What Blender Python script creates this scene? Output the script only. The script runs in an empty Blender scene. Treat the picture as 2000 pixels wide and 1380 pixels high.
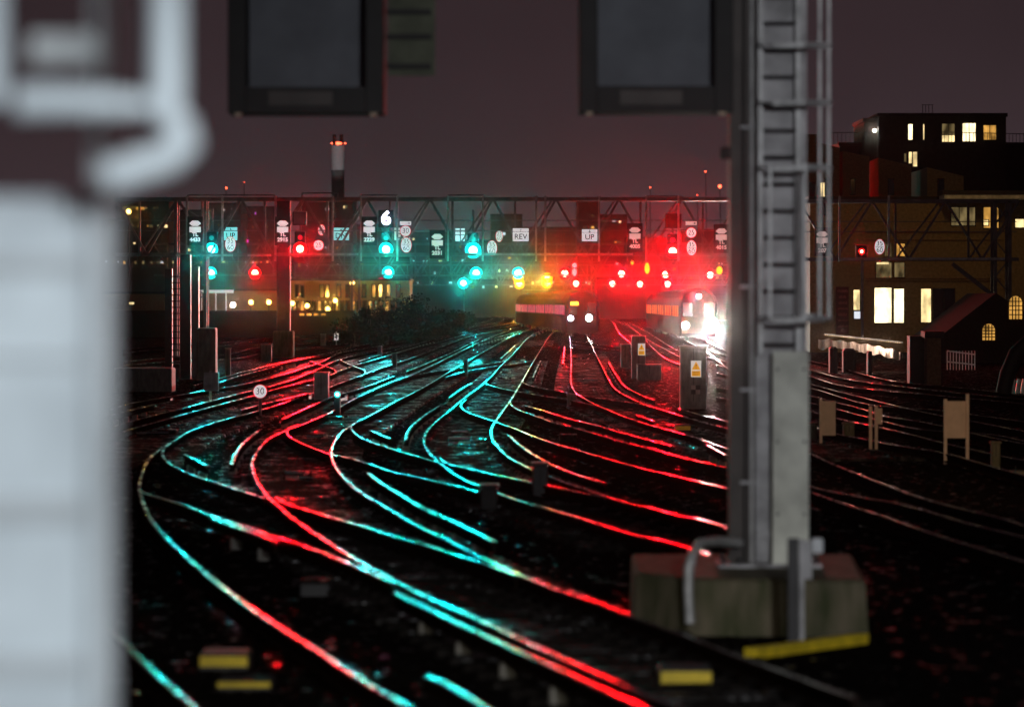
import bpy, math, random
from mathutils import Vector, Matrix
random.seed(7)
R = math.radians
C = bpy.context.scene.collection
F, H, CX, HY = 7500.0, 2.8, 1000.0, 590.0      # long lens, eye height above the rails

# ------------------------------------------------------------------ camera, world, lamps
sc = bpy.context.scene
cam = bpy.data.cameras.new("camera"); co = bpy.data.objects.new("camera", cam); C.objects.link(co)
co.location = (0, 0, H); co.rotation_euler = (R(90), 0, 0)
cam.sensor_width = 36; cam.lens = 36 * F / 2000
cam.shift_y = -(690 - HY) / 2000
cam.clip_start = .1; cam.clip_end = 9000
cam.dof.use_dof = True; cam.dof.focus_distance = F / 50; cam.dof.aperture_fstop = .135 / .078
sc.camera = co
sc.view_settings.view_transform = 'Standard'; sc.view_settings.look = 'None'
sc.view_settings.exposure = 0; sc.view_settings.gamma = 1
sc.cycles.use_denoising = True
sc.cycles.max_bounces = 6; sc.cycles.diffuse_bounces = 2; sc.cycles.glossy_bounces = 3
sc.cycles.volume_bounces = 0; sc.cycles.sample_clamp_indirect = 4
sc.cycles.use_light_tree = True
w = bpy.data.worlds.new("World"); sc.world = w; w.use_nodes = True
nt = w.node_tree; nt.nodes.clear()
out = nt.nodes.new('ShaderNodeOutputWorld'); bg = nt.nodes.new('ShaderNodeBackground')
tc = nt.nodes.new('ShaderNodeTexCoord'); sp = nt.nodes.new('ShaderNodeSeparateXYZ'); rmp = nt.nodes.new('ShaderNodeValToRGB')
nt.links.new(tc.outputs['Generated'], sp.inputs[0]); nt.links.new(sp.outputs[2], rmp.inputs[0])
cn = nt.nodes.new('ShaderNodeTexNoise'); cn.inputs['Scale'].default_value = 14; cn.inputs['Detail'].default_value = 5
cm = nt.nodes.new('ShaderNodeMapRange'); cm.inputs[3].default_value = .72; cm.inputs[4].default_value = 1.28
nt.links.new(tc.outputs['Generated'], cn.inputs[0]); nt.links.new(cn.outputs[0], cm.inputs[0]); nt.links.new(cm.outputs[0], bg.inputs[1])
nt.links.new(rmp.outputs[0], bg.inputs[0]); nt.links.new(bg.outputs[0], out.inputs[0])
e = rmp.color_ramp.elements
e[0].position = 0; e[0].color = (.048, .031, .036, 1)
e[1].position = .35; e[1].color = (.010, .006, .008, 1)
k = e.new(.07); k.color = (.031, .020, .023, 1)
bg.inputs[1].default_value = 1.0

def lamp(name, kind, loc, energy, color, target=None, radius=.1, spot=60, blend=1, parent=None):
    l = bpy.data.lights.new(name, kind); l.energy = energy; l.color = color
    if kind == 'AREA': l.size = radius
    else: l.shadow_soft_size = radius
    if kind == 'SPOT': l.spot_size = R(spot); l.spot_blend = blend
    o = bpy.data.objects.new(name, l); C.objects.link(o); o.location = loc
    if target is not None:
        o.rotation_euler = (Vector(target) - Vector(loc)).to_track_quat('-Z', 'Y').to_euler()
    if parent is not None:
        o.parent = parent; o.location = Vector(loc) - parent.location
    return o
# platform lighting out of frame, split into spots aimed at post, mast, boxes
lamp('platform_light', 'SPOT', (2.0, 1.0, 4.2), 1650, (.84, .94, 1.0), (-1.0, 7.5, 2.6), .5, 50)
lamp('platform_light', 'SPOT', (3.6, 6, 5.2), 7500, (.95, .96, 1.0), (2.2, 37, 1.6), .5, 34)
lamp('platform_light', 'SPOT', (-3, 12, 5.5), 1500, (1.0, .93, .72), (-1.2, 30, 0), .5, 24)
lamp('unseen_warm_light', 'SPOT', (24, 215, 13), 650, (1.0, .55, .16), (27, 240, 3), .5, 150)  # unseen spot aimed at the brick flats, no lamp stands there
lamp('unseen_warm_light', 'SPOT', (6.5, 38, 8.5), 6500, (1.0, .60, .30), (7.6, 70, .4), .5, 34)  # orange street light out of frame, falling on the beige boards

# ------------------------------------------------------------------ helpers
def W(px, py, d): return Vector(((px - CX) * d / F, d, H - (py - HY) * d / F))
def G(px, py, z=0.0):
    d = F * (H - z) / (py - HY); return Vector(((px - CX) * d / F, d, z))

def tag(o, label=None, cat=None, group=None, kind=None):
    if label: o['label'] = label
    if cat: o['category'] = cat
    if group: o['group'] = group
    if kind: o['kind'] = kind
    return o
def thing(name, label, cat, loc=(0, 0, 0), group=None):
    o = bpy.data.objects.new(name, None); C.objects.link(o); o.location = loc
    o.empty_display_size = .2
    return tag(o, label, cat, group)

class MB:
    def __init__(s): s.v = []; s.f = []; s.sm = []
    def add(s, vs, fs, smooth=False):
        n = len(s.v); s.v += [Vector(v) for v in vs]
        s.f += [[n + i for i in f] for f in fs]; s.sm += [smooth] * len(fs); return s
    def box(s, a, b, rz=0, bev=0):
        x0, y0, z0 = a; x1, y1, z1 = b
        if bev:
            c = bev; prof = [(x0 + c, y0), (x1 - c, y0), (x1, y0 + c), (x1, y1 - c), (x1 - c, y1), (x0 + c, y1), (x0, y1 - c), (x0, y0 + c)]
            vs = [(x, y, z0) for x, y in prof] + [(x, y, z1 - c) for x, y in prof]
            cx, cy = (x0 + x1) / 2, (y0 + y1) / 2
            vs += [(x - math.copysign(c * .8, x - cx), y - math.copysign(c * .8, y - cy), z1) for x, y in prof]
            fs = [[i, (i + 1) % 8, 8 + (i + 1) % 8, 8 + i] for i in range(8)] + [[8 + i, 8 + (i + 1) % 8, 16 + (i + 1) % 8, 16 + i] for i in range(8)]
            fs += [list(range(16, 24)), list(range(7, -1, -1))]
        else:
            vs = [(x0, y0, z0), (x1, y0, z0), (x1, y1, z0), (x0, y1, z0), (x0, y0, z1), (x1, y0, z1), (x1, y1, z1), (x0, y1, z1)]
            fs = [[3, 2, 1, 0], [4, 5, 6, 7], [0, 1, 5, 4], [1, 2, 6, 5], [2, 3, 7, 6], [3, 0, 4, 7]]
        if rz:
            c = Vector(((x0 + x1) / 2, (y0 + y1) / 2, 0)); m = Matrix.Rotation(rz, 3, 'Z')
            vs = [m @ (Vector(v) - c) + c for v in vs]
        return s.add(vs, fs)
    def bar(s, p, q, wd, hd=None):            # square bar between points
        p, q = Vector(p), Vector(q); hd = hd or wd
        d = (q - p).normalized(); up = Vector((0, 1, 0)) if abs(d.y) < .9 else Vector((0, 0, 1))
        a = d.cross(up).normalized() * wd / 2; b = d.cross(a).normalized() * hd / 2
        vs = [p - a - b, p + a - b, p + a + b, p - a + b, q - a - b, q + a - b, q + a + b, q - a + b]
        return s.add(vs, [[3, 2, 1, 0], [4, 5, 6, 7], [0, 1, 5, 4], [1, 2, 6, 5], [2, 3, 7, 6], [3, 0, 4, 7]])
    def tube(s, pts, r, n=10, cap=True):
        pts = [Vector(p) for p in pts]; rs = r if isinstance(r, (list, tuple)) else [r] * len(pts)
        vs = []; ref = None
        for i, p in enumerate(pts):
            d = (pts[min(i + 1, len(pts) - 1)] - pts[max(i - 1, 0)]).normalized()
            if ref is None: ref = Vector((0, 0, 1)) if abs(d.z) < .9 else Vector((1, 0, 0))
            a = d.cross(ref).normalized(); b = d.cross(a).normalized(); ref = -b if abs(d.dot(b)) < .9 else ref
            ref = b.cross(Vector((0,0,0))) if False else ref
            vs += [p + (a * math.cos(t) + b * math.sin(t)) * rs[i] for t in [2 * math.pi * j / n for j in range(n)]]
        fs = [[i * n + j, i * n + (j + 1) % n, (i + 1) * n + (j + 1) % n, (i + 1) * n + j] for i in range(len(pts) - 1) for j in range(n)]
        s.add(vs, fs, True)
        if cap: s.add(vs[:n], [list(range(n - 1, -1, -1))]); s.add(vs[-n:], [list(range(n))])
        return s
    def disc(s, c, rx, rz, th=.02, n=32):     # upright plate facing the tracks (-Y)
        c = Vector(c); ring = [(math.cos(2 * math.pi * i / n) * rx, math.sin(2 * math.pi * i / n) * rz) for i in range(n)]
        return s.plate(c, ring, th)
    def plate(s, c, ring, th=.02):
        c = Vector(c); n = len(ring)
        vs = [c + Vector((x, 0, z)) for x, z in ring] + [c + Vector((x, th, z)) for x, z in ring]
        return s.add(vs, [list(range(n)), list(range(2 * n - 1, n - 1, -1))] + [[i, n + i, n + (i + 1) % n, (i + 1) % n] for i in range(n)])
    def build(s, name, m, parent=None, base=None):
        if parent is not None: o0 = parent.matrix_world.translation.copy() if False else Vector(WL.get(parent.name, parent.location))
        else: o0 = Vector(base) if base is not None else Vector((0, 0, 0))
        me = bpy.data.meshes.new(name); me.from_pydata([v - o0 for v in s.v], [], s.f); me.update()
        if any(s.sm): me.polygons.foreach_set('use_smooth', s.sm)
        me.materials.append(m)
        o = bpy.data.objects.new(name, me); C.objects.link(o)
        if parent is not None: o.parent = parent; WL[o.name] = tuple(o0)
        else: o.location = o0; WL[o.name] = tuple(o0)
        return o
WL = {}
def text(name, body, c, size, m, parent, cx=1.0, bold=.0):
    cu = bpy.data.curves.new('t', 'FONT'); cu.body = body; cu.size = size; cu.align_x = 'CENTER'; cu.align_y = 'CENTER'
    cu.offset = bold; cu.resolution_u = 4; cu.extrude = .004
    t = bpy.data.objects.new('t', cu); C.objects.link(t)
    dg = bpy.context.evaluated_depsgraph_get(); me = bpy.data.meshes.new_from_object(t.evaluated_get(dg))
    bpy.data.objects.remove(t); bpy.data.curves.remove(cu)
    o0 = Vector(WL.get(parent.name, parent.location)); c = Vector(c) - o0
    for v in me.vertices: v.co = Vector((v.co.x * cx, -v.co.z, v.co.y)) + c
    me.materials.clear(); me.materials.append(m)
    o = bpy.data.objects.new(name, me); C.objects.link(o); o.parent = parent; WL[o.name] = tuple(o0); return o

def mat(name, col, rough=.7, metal=0, var=.3, scale=4, bump=0, bscale=30, rvar=0, rscale=2, stretch=None, spec=.5, col2=None):
    m = bpy.data.materials.new(name); m.use_nodes = True; n = m.node_tree; b = n.nodes['Principled BSDF']
    b.inputs['Metallic'].default_value = metal; b.inputs['Roughness'].default_value = rough
    b.inputs['Specular IOR Level'].default_value = spec
    t = n.nodes.new('ShaderNodeTexCoord'); mp = n.nodes.new('ShaderNodeMapping'); n.links.new(t.outputs['Object'], mp.inputs[0])
    if stretch: mp.inputs['Scale'].default_value = stretch
    nz = n.nodes.new('ShaderNodeTexNoise'); nz.inputs['Scale'].default_value = scale; nz.inputs['Detail'].default_value = 5
    n.links.new(mp.outputs[0], nz.inputs[0])
    cr = n.nodes.new('ShaderNodeValToRGB'); n.links.new(nz.outputs[0], cr.inputs[0]); n.links.new(cr.outputs[0], b.inputs['Base Color'])
    c2 = col2 or tuple(c * (1 - var) for c in col)
    cr.color_ramp.elements[0].position = .3; cr.color_ramp.elements[0].color = (*c2, 1)
    cr.color_ramp.elements[1].position = .7; cr.color_ramp.elements[1].color = (*[min(1, c * (1 + var)) for c in col], 1)
    if rvar:
        n2 = n.nodes.new('ShaderNodeTexNoise'); n2.inputs['Scale'].default_value = rscale; n2.inputs['Detail'].default_value = 4
        n.links.new(mp.outputs[0], n2.inputs[0]); mr = n.nodes.new('ShaderNodeMapRange')
        mr.inputs[1].default_value = .35; mr.inputs[2].default_value = .65
        mr.inputs[3].default_value = max(.02, rough - rvar); mr.inputs[4].default_value = min(1, rough + rvar)
        n.links.new(n2.outputs[0], mr.inputs[0]); n.links.new(mr.outputs[0], b.inputs['Roughness'])
    if bump:
        n3 = n.nodes.new('ShaderNodeTexNoise'); n3.inputs['Scale'].default_value = bscale; n3.inputs['Detail'].default_value = 3
        n.links.new(mp.outputs[0], n3.inputs[0]); bp = n.nodes.new('ShaderNodeBump'); bp.inputs['Strength'].default_value = bump
        bp.inputs['Distance'].default_value = .02
        n.links.new(n3.outputs[0], bp.inputs['Height']); n.links.new(bp.outputs[0], b.inputs['Normal'])
    return m
def glow(name, col, st, base=None, vary=0):
    m = bpy.data.materials.new(name); m.use_nodes = True; b = m.node_tree.nodes['Principled BSDF']
    b.inputs['Base Color'].default_value = (*(base or (0.02, .02, .02)), 1); b.inputs['Specular IOR Level'].default_value = 0
    b.inputs['Emission Color'].default_value = (*col, 1); b.inputs['Emission Strength'].default_value = st
    if vary:        # what is inside the room: blinds, furniture, lamps
        n = m.node_tree; t = n.nodes.new('ShaderNodeTexCoord'); mp = n.nodes.new('ShaderNodeMapping'); mp.inputs['Scale'].default_value = (1, 1, .55)
        nz = n.nodes.new('ShaderNodeTexNoise'); nz.inputs['Scale'].default_value = 1.6; mr = n.nodes.new('ShaderNodeMapRange')
        n.links.new(t.outputs['Object'], mp.inputs[0]); n.links.new(mp.outputs[0], nz.inputs[0]); n.links.new(nz.outputs[0], mr.inputs[0])
        mr.inputs[1].default_value = .35; mr.inputs[2].default_value = .65; mr.inputs[3].default_value = st * (1 - vary); mr.inputs[4].default_value = st * (1 + vary * .5)
        n.links.new(mr.outputs[0], b.inputs['Emission Strength'])
    return m
def rail_steel(nm, c):
    # polished running band, broken by dull, rusty and wet stretches
    m = mat(nm, (c, c * .96, c * .95), .18, 1, .12, 6, .26, 3.2); n = m.node_tree; b = n.nodes['Principled BSDF']
    t = n.nodes.new('ShaderNodeTexCoord')
    a = n.nodes.new('ShaderNodeTexNoise'); a.inputs['Scale'].default_value = .75; a.inputs['Detail'].default_value = 7; a.inputs['Roughness'].default_value = .72; n.links.new(t.outputs['Object'], a.inputs[0])
    k = n.nodes.new('ShaderNodeMapRange'); k.inputs[1].default_value = .38; k.inputs[2].default_value = .60; n.links.new(a.outputs[0], k.inputs[0])
    ro = n.nodes.new('ShaderNodeMapRange'); ro.inputs[3].default_value = .36; ro.inputs[4].default_value = .13; n.links.new(k.outputs[0], ro.inputs[0]); n.links.new(ro.outputs[0], b.inputs['Roughness'])
    old = b.inputs['Base Color'].links[0].from_socket; mx = n.nodes.new('ShaderNodeMix'); mx.data_type = 'RGBA'
    mx.inputs[6].default_value = (.16, .12, .10, 1); n.links.new(k.outputs[0], mx.inputs[0]); n.links.new(old, mx.inputs[7]); n.links.new(mx.outputs[2], b.inputs['Base Color'])
    return m
def wet_ground(nm='wet_ballast', lo=.635, hi=.68, scl=.8, dry=0.0, wet=.35):
    m = mat(nm, (.011, .0095, .0085), .7, 0, .7, 9, spec=.22); n = m.node_tree; b = n.nodes['Principled BSDF']
    t = n.nodes.new('ShaderNodeTexCoord'); mp = n.nodes.new('ShaderNodeMapping'); mp.inputs['Scale'].default_value = (1, .45, 1)
    oi = n.nodes.new('ShaderNodeObjectInfo'); ml = n.nodes.new('ShaderNodeMath'); ml.operation = 'MULTIPLY'; ml.inputs[1].default_value = 97; n.links.new(oi.outputs['Random'], ml.inputs[0])
    va = n.nodes.new('ShaderNodeVectorMath'); va.operation = 'ADD'; n.links.new(t.outputs['Object'], va.inputs[0]); n.links.new(ml.outputs[0], va.inputs[1]); n.links.new(va.outputs[0], mp.inputs[0])
    a = n.nodes.new('ShaderNodeTexNoise'); a.inputs['Scale'].default_value = scl; a.inputs['Detail'].default_value = 6; a.inputs['Roughness'].default_value = .65; n.links.new(mp.outputs[0], a.inputs[0])
    k = n.nodes.new('ShaderNodeMapRange'); k.inputs[1].default_value = lo; k.inputs[2].default_value = hi; n.links.new(a.outputs[0], k.inputs[0])
    ro = n.nodes.new('ShaderNodeMapRange'); ro.inputs[3].default_value = .9; ro.inputs[4].default_value = .22; n.links.new(k.outputs[0], ro.inputs[0]); n.links.new(ro.outputs[0], b.inputs['Roughness'])
    sp_ = n.nodes.new('ShaderNodeMapRange'); sp_.inputs[3].default_value = dry; sp_.inputs[4].default_value = wet; n.links.new(k.outputs[0], sp_.inputs[0]); n.links.new(sp_.outputs[0], b.inputs['Specular IOR Level'])
    v = n.nodes.new('ShaderNodeTexVoronoi'); v.inputs['Scale'].default_value = 16; n.links.new(t.outputs['Object'], v.inputs[0])
    bs = n.nodes.new('ShaderNodeMapRange'); bs.inputs[3].default_value = 1.0; bs.inputs[4].default_value = .12; n.links.new(k.outputs[0], bs.inputs[0])
    bp = n.nodes.new('ShaderNodeBump'); bp.inputs['Distance'].default_value = .03; n.links.new(bs.outputs[0], bp.inputs['Strength']); n.links.new(v.outputs['Distance'], bp.inputs['Height']); n.links.new(bp.outputs[0], b.inputs['Normal'])
    return m
M = dict(
    steel=rail_steel('wet_rail_steel', .50), cond=rail_steel('conductor_rail_steel', .40),
    web=mat('rusty_rail_web', (.014, .009, .007), .95, 0, .4, 8, spec=0),
    ballast=wet_ground(lo=.60, hi=.66, scl=5.5, dry=0, wet=.6),
    sleeper=wet_ground('wet_sleeper', .50, .62, 1.8, .02, .5),
    dark=mat('dark_steel', (.03, .03, .032), .6, .1, .3, 3),
    truss=mat('painted_truss_steel', (.16, .15, .155), .55, .2, .3, 2),
    galv=mat('galvanised_steel', (.46, .47, .47), .55, .3, .3, 5, .1, 30),
    galvd=mat('dull_mast_steel', (.36, .36, .37), .6, .2, .4, 3, .1, 20),
    brown_shaded=mat('brown_or_shaded_steel', (.05, .042, .038), .6, .2, .3, 3),  # brown steel; on the mast flange the dark stands for its unlit side
    cream=mat('weathered_board', (.66, .68, .60), .75, 0, .35, 2.2, .1, 20),
    white=mat('white_paint', (.66, .70, .74), .6, 0, .38, 2.0),
    grey=mat('grey_panel', (.13, .14, .16), .8, 0, .2, 2),
    conc=mat('mossy_concrete', (.12, .10, .065), .85, 0, .4, 3, .8, 14, stretch=(2, 2, .5), col2=(.05, .058, .02)),
    yellow=mat('yellow_paint', (.70, .52, .02), .6, 0, .3, 6),
    cab=mat('equipment_cabinet_grey', (.16, .15, .13), .7, 0, .35, 4, stretch=(2, 2, .7)),
    beige=mat('beige_board', (.55, .42, .30), .8, 0, .12, 5),
    trainbody=mat('dark_train_paint', (.035, .03, .038), .9, 0, .2, 2, spec=0),
    trainside=mat('silver_train_side', (.06, .05, .052), .9, 0, .2, 2, spec=0),
    glass=mat('dark_glass', (.01, .01, .012), .08, 0, .2, 2),
    brick=mat('brown_brick', (.20, .12, .07), .9, 0, .25, 8, .3, 40),
    brickd=mat('dark_brick', (.035, .022, .018), .9, 0, .25, 8, .3, 40),
    stock=mat('london_stock_brick', (.32, .24, .12), .9, 0, .25, 6, .2, 30),
    roof=mat('dark_roof', (.03, .027, .028), .8, 0, .3, 3),
    leaf=mat('dark_leaves', (.013, .015, .009), .9, 0, .5, .8, spec=0),
    bark=mat('bark', (.06, .05, .04), .9, 0, .3, 6),
    far=mat('far_facade', (.10, .085, .08), .9, 0, .3, .15),
    black=mat('matt_black', (.012, .012, .012), .7, 0, .3, 5),
    signblk=mat('sign_black', (.01, .01, .01), .6),
    redring=glow('red_border_painted_glow', (1, .05, .12), .3, (.6, .02, .02)),  # border glows along with the sign face, in place of returned light
    signw=glow('white_sign_painted_glow', (.90, .86, .90), .62, (.7, .7, .7)),  # emission stands in for light thrown back by the sign, not backlit
    signc=glow('cyan_sign_painted_glow', (.12, .85, .85), .75, (.5, .7, .7)),  # same painted glow, in cyan
    signdim=glow('dim_white_painted_glow', (.9, .62, .58), .45, (.6, .6, .6)),  # painted glow again, also on box ends, fascia and mullions
    warnw=glow('warning_white_painted_glow', (.9, .8, .7), .45, (.6, .6, .6)),  # warning signs carry a painted glow too, no lamp behind them
    warno=glow('warning_orange_painted_glow', (1, .42, .02), .55, (.7, .3, .02)),
    win=glow('lit_window', (1, .74, .34), 1.5, vary=.6), winw=glow('bright_window', (1, .82, .46), 2.6, vary=.5),
    wino=glow('orange_window', (1, .50, .10), .7, vary=.7), wind=glow('dim_window', (1, .72, .30), .16, vary=.8),
    winp=glow('purple_window', (.7, .10, .9), 1.2), winc=glow('cool_window', (.85, .9, 1), .9),
)
COL = {'c': (0.0, .52, .46), 'r': (1.0, .001, .004), 'a': (1.0, .42, .02), 'w': (1, .93, .82), 'v': (.62, .60, 1), 'y': (1, .50, .08), 'o': (1.0, .12, .02), 'p': (1, .01, .12)}
LENS = {'c': glow('green_signal_lens', (.25, 1, .92), 14), 'r': glow('red_signal_lens', (1, .16, .10), 22), 'a': glow('amber_signal_lens', (1, .62, .10), 9),
        'w': glow('headlight_lens', (1, .93, .82), 60), 'v': glow('bluish_lamp_lens', (.72, .72, 1), 16), 'y': glow('sodium_lamp_glass', (1, .62, .14), 8),
        'o': glow('obstruction_lamp_glass', (1, .10, .04), 6), 'p': glow('far_red_lens', (1, .10, .16), 14)}
BOOST = {'r': 3.1, 'c': 1.3, 'p': 1.5, 'a': 2.0}
LE = 8500.0      # watts of one signal lamp

# ------------------------------------------------------------------ ground and air
g = MB(); g.add([(-700, -15, -.22), (700, -15, -.22), (900, 3900, -.22), (-900, 3900, -.22)], [[0, 1, 2, 3]])
tag(g.build('ground', M['ballast']), 'dark wet ballast bed under all the railway tracks', kind='structure')
hz = MB(); hz.box((-1000, -30, -1.5), (1000, 4000, 110))
hm = bpy.data.materials.new('night_haze'); hm.use_nodes = True; n = hm.node_tree; n.nodes.clear()
ho = n.nodes.new('ShaderNodeOutputMaterial'); pv = n.nodes.new('ShaderNodeVolumePrincipled')
pv.inputs['Color'].default_value = (.95, .95, .97, 1); pv.inputs['Density'].default_value = .000034; pv.inputs['Anisotropy'].default_value = .997
n.links.new(pv.outputs[0], ho.inputs['Volume'])
tag(hz.build('haze', hm), 'thin damp night haze over the whole railway', kind='stuff')

# ------------------------------------------------------------------ tracks
def spline(pts, step=6.0):
    P = [Vector(p) for p in pts]; P = [2 * P[0] - P[1]] + P + [2 * P[-1] - P[-2]]; o = []
    for i in range(1, len(P) - 2):
        a, b, c, d = P[i - 1:i + 3]; n = max(2, int((c - b).length / step))
        for j in range(n):
            t = j / n
            o.append(.5 * ((2 * b) + (c - a) * t + (2 * a - 5 * b + 4 * c - d) * t * t + (3 * b - a - 3 * c + d) * t ** 3))
    o.append(P[-2]); return o
def smooth(pts, k=2):
    for _ in range(k):
        pts = [pts[0]] + [(pts[i - 1] + 2 * pts[i] + pts[i + 1]) / 4 for i in range(1, len(pts) - 1)] + [pts[-1]]
    return pts
HEAD = [(-.026, -.0022), (-.015, -.0007), (0, 0), (.015, -.0007), (.026, -.0022)]
FOOT = [(-.0262, -.0022), (-.036, -.010), (-.036, -.045), (-.010, -.045), (-.010, -.13), (-.07, -.14), (-.07, -.155), (.07, -.155), (.07, -.14), (.010, -.13), (.010, -.045), (.036, -.045), (.036, -.010), (.0262, -.0022)]
def path(px, z=0.0):
    return [G(p.x, p.y, z) for p in smooth(spline([(x, y) for x, y in px]))]
def sweep(mb, pts, prof, sm=True):
    n = len(prof); vs = []
    for i, p in enumerate(pts):
        d = (pts[min(i + 1, len(pts) - 1)] - pts[max(i - 1, 0)]); d.z = 0; d.normalize(); a = Vector((-d.y, d.x, 0))
        vs += [p + a * x + Vector((0, 0, z)) for x, z in prof]
    fs = [[i * n + j, i * n + j + 1, (i + 1) * n + j + 1, (i + 1) * n + j] for i in range(len(pts) - 1) for j in range(n - 1)]
    mb.add(vs, fs, sm); mb.add(vs[:n], [list(range(n))]); mb.add(vs[-n:], [list(range(n - 1, -1, -1))])
def rail(px, parent, name='rail', z=0.0, sc_=1.0, m='steel', extra=None):
    pts = path(px, z)
    a = MB(); sweep(a, pts, [(x * sc_, y) for x, y in HEAD]); o = a.build(name, M[m], parent)
    b = MB(); sweep(b, pts, FOOT, False); b.build('rail_web', M['web'], o)
    return pts
def track(label, rails, extra=(), sleepers=True, group='running tracks of the station throat'):
    base = G(*rails[0][len(rails[0]) // 2], -.22)
    t = thing('railway_track', label, 'railway track', base, group)
    P = [rail(r, t) for r in rails]
    for r in extra: rail(r, t, 'turnout_rail')
    if sleepers and len(P) > 1:
        a, b = P[0], P[1]; mid = []
        for p in a:
            q = min(b, key=lambda q: (q - p).length)
            if .9 < (q - p).length < 2.4: mid.append((p + q) / 2)
        mid.sort(key=lambda p: p.y); acc = 0; pos = []
        for i in range(len(mid) - 1):
            d = mid[i + 1] - mid[i]; L = d.length
            if L < 1e-4 or L > 40: continue
            while acc < L: pos.append((mid[i] + d * acc / L, math.atan2(d.y, d.x) - math.pi / 2)); acc += .68
            acc -= L
        proto = None; rest = MB(); Rn = 0
        for i, (p, a_) in enumerate(pos):
            if p.y > 330: break
            if i < 100:
                if proto is None:
                    s = MB(); s.box((-1.28, -.13, -.26), (1.28, .13, -.157), bev=.015); [s.box((x - .17, -.09, -.1575), (x + .17, .09, -.125), bev=.012) for x in (-.75, .75)]; proto = s.build('sleeper', M['sleeper'], None, (0, 0, 0)); o = proto
                else: o = proto.copy(); C.objects.link(o)
                o.parent = t; o.location = p - base; o.rotation_euler = (0, 0, a_)
            else:
                q = MB(); q.box((-1.28, -.13, -.26), (1.28, .13, -.157)); m = Matrix.Rotation(a_, 3, 'Z')
                rest.add([m @ v + p for v in q.v], q.f); Rn += 1
        if Rn: tag(rest.build('distant_sleepers', M['sleeper'], t), kind='stuff')
    return t
A0 = [(120,895),(186,868),(216,854),(257,837),(312,822),(364,807),(435,788),(487,775),(523,764),(573,750),(612,741),(643,732),(694,713),(767,692),(814,678),(877,662),(920,650),(991,638),(1021,630),(1028,623),(1021,619),(1001,617)]
A1 = [(802,1380),(699,1322),(626,1273),(550,1226),(489,1185),(419,1133),(352,1076),(313,1038),(288,1003),(273,960),(272,944),(283,910),(299,887),(336,863),(369,842),(427,822),(513,799),(612,767),(643,756),(704,733),(743,719),(803,699),(870,674),(920,656),(1000,641),(1035,633),(1040,627),(1036,621),(1015,617)]
A2 = [(333,864),(322,873),(316,882),(320,895),(336,908),(372,925),(435,946),(518,972)]
track('long track whose right rail loops just right of the blurred white post', [A0, A1], [A2])
B1 = [(1400,1412),(1310,1374),(1268,1358),(1232,1342),(1168,1315),(1076,1274),(1000,1239),(951,1217),(909,1197),(863,1179),(802,1149),(772,1133),(705,1097),(672,1077),(626,1048),(586,1021),(563,1004),(539,983),(523,970),(508,950),(497,929),(492,908),(497,890),(510,871),(529,853),(591,828),(643,806),(691,779),(733,759),(772,743),(803,733),(870,701),(941,666),(981,650),(1011,640),(1042,632),(1048,624),(1040,620),(1011,617)]
B2 = [(1670,1362),(1550,1318),(1430,1276),(1340,1240),(1250,1208),(1168,1176),(1076,1146),(1009,1118),(985,1106),(924,1079),(878,1056),(803,1019),(770,999),(738,981),(699,957),(670,931),(652,905),(646,884),(651,866),(665,846),(683,832),(699,822),(715,814),(749,797),(770,785),(809,766),(845,746),(862,735),(905,709),(960,678),(989,661),(1009,652),(1042,641),(1066,631),(1065,624),(1052,620),(1021,617)]
B2b = [(685,830),(686,837),(694,848),(717,860),(756,873),(793,884),(835,896),(852,901)]
B2c = [(858,893),(876,906),(939,920),(991,931),(1041,942),(1073,948),(1146,963),(1183,970)]
B1b = [(585,829),(565,833),(559,843),(565,853),(586,863),(638,884),(678,893),(717,904),(767,921),(809,929),(848,939),(903,951),(934,960)]
B1c = [(539,969),(557,982),(591,993),(650,1010),(711,1027),(772,1047),(833,1063),(909,1088),(954,1102),(1009,1123)]
track('double bend track with a pink lit left rail, running to the bottom right', [B1, B2], [B2b, B2c, B1b, B1c])
C1 = [(1420,1092),(1349,1070),(1310,1058),(1250,1046),(1174,1024),(1122,1007),(1076,995),(1037,983),(1000,972),(974,963),(936,948),(913,939),(887,925),(861,905),(843,890),(830,871),(827,856),(835,840),(850,824),(887,793),(913,772),(952,743),(976,716),(999,694),(1028,662),(1042,652),(1072,640),(1089,631),(1088,623),(1062,619),(1030,617)]
C2 = [(1420,1028),(1365,1013),(1318,1004),(1271,991),(1224,981),(1183,968),(1146,955),(1110,943),(1072,929),(1041,916),(1015,904),(991,890),(970,869),(960,853),(959,837),(970,819),(996,783),(1017,749),(1043,704),(1069,662),(1078,650),(1107,635),(1118,628),(1116,622),(1090,618)]
C1b = [(912,780),(905,784),(897,792),(908,803),(939,814),(965,822),(1007,837),(1064,860),(1130,879),(1198,899),(1261,916),(1313,927),(1365,940),(1423,953),(1500,972),(1600,995)]
C2b = [(998,779),(994,785),(1004,796),(1043,811),(1090,827),(1130,837),(1198,857),(1235,867),(1287,880),(1347,896),(1423,913),(1500,932)]
C1c = [(952,742),(947,746),(952,750),(978,758),(1004,763),(1056,772),(1104,779),(1138,786),(1170,793)]
C2c = [(1021,744),(1021,747),(1039,754),(1073,760),(1110,767),(1156,775),(1209,783),(1248,788),(1297,801)]
track('central S bend track lit cyan and amber, running up the middle of the picture', [C1, C2], [C1b, C2b, C1c, C2c])
D1 = [(1560,920),(1423,876),(1365,856),(1313,841),(1261,827),(1209,809),(1162,789),(1141,777),(1125,767),(1117,757),(1115,738),(1116,712),(1115,686),(1113,660),(1110,648),(1102,638),(1085,630),(1060,622)]
D2 = [(1560,874),(1423,837),(1365,822),(1297,801),(1261,790),(1230,776),(1206,763),(1193,749),(1177,717),(1159,681),(1150,662),(1141,648),(1128,638),(1108,630),(1080,622)]
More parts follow.
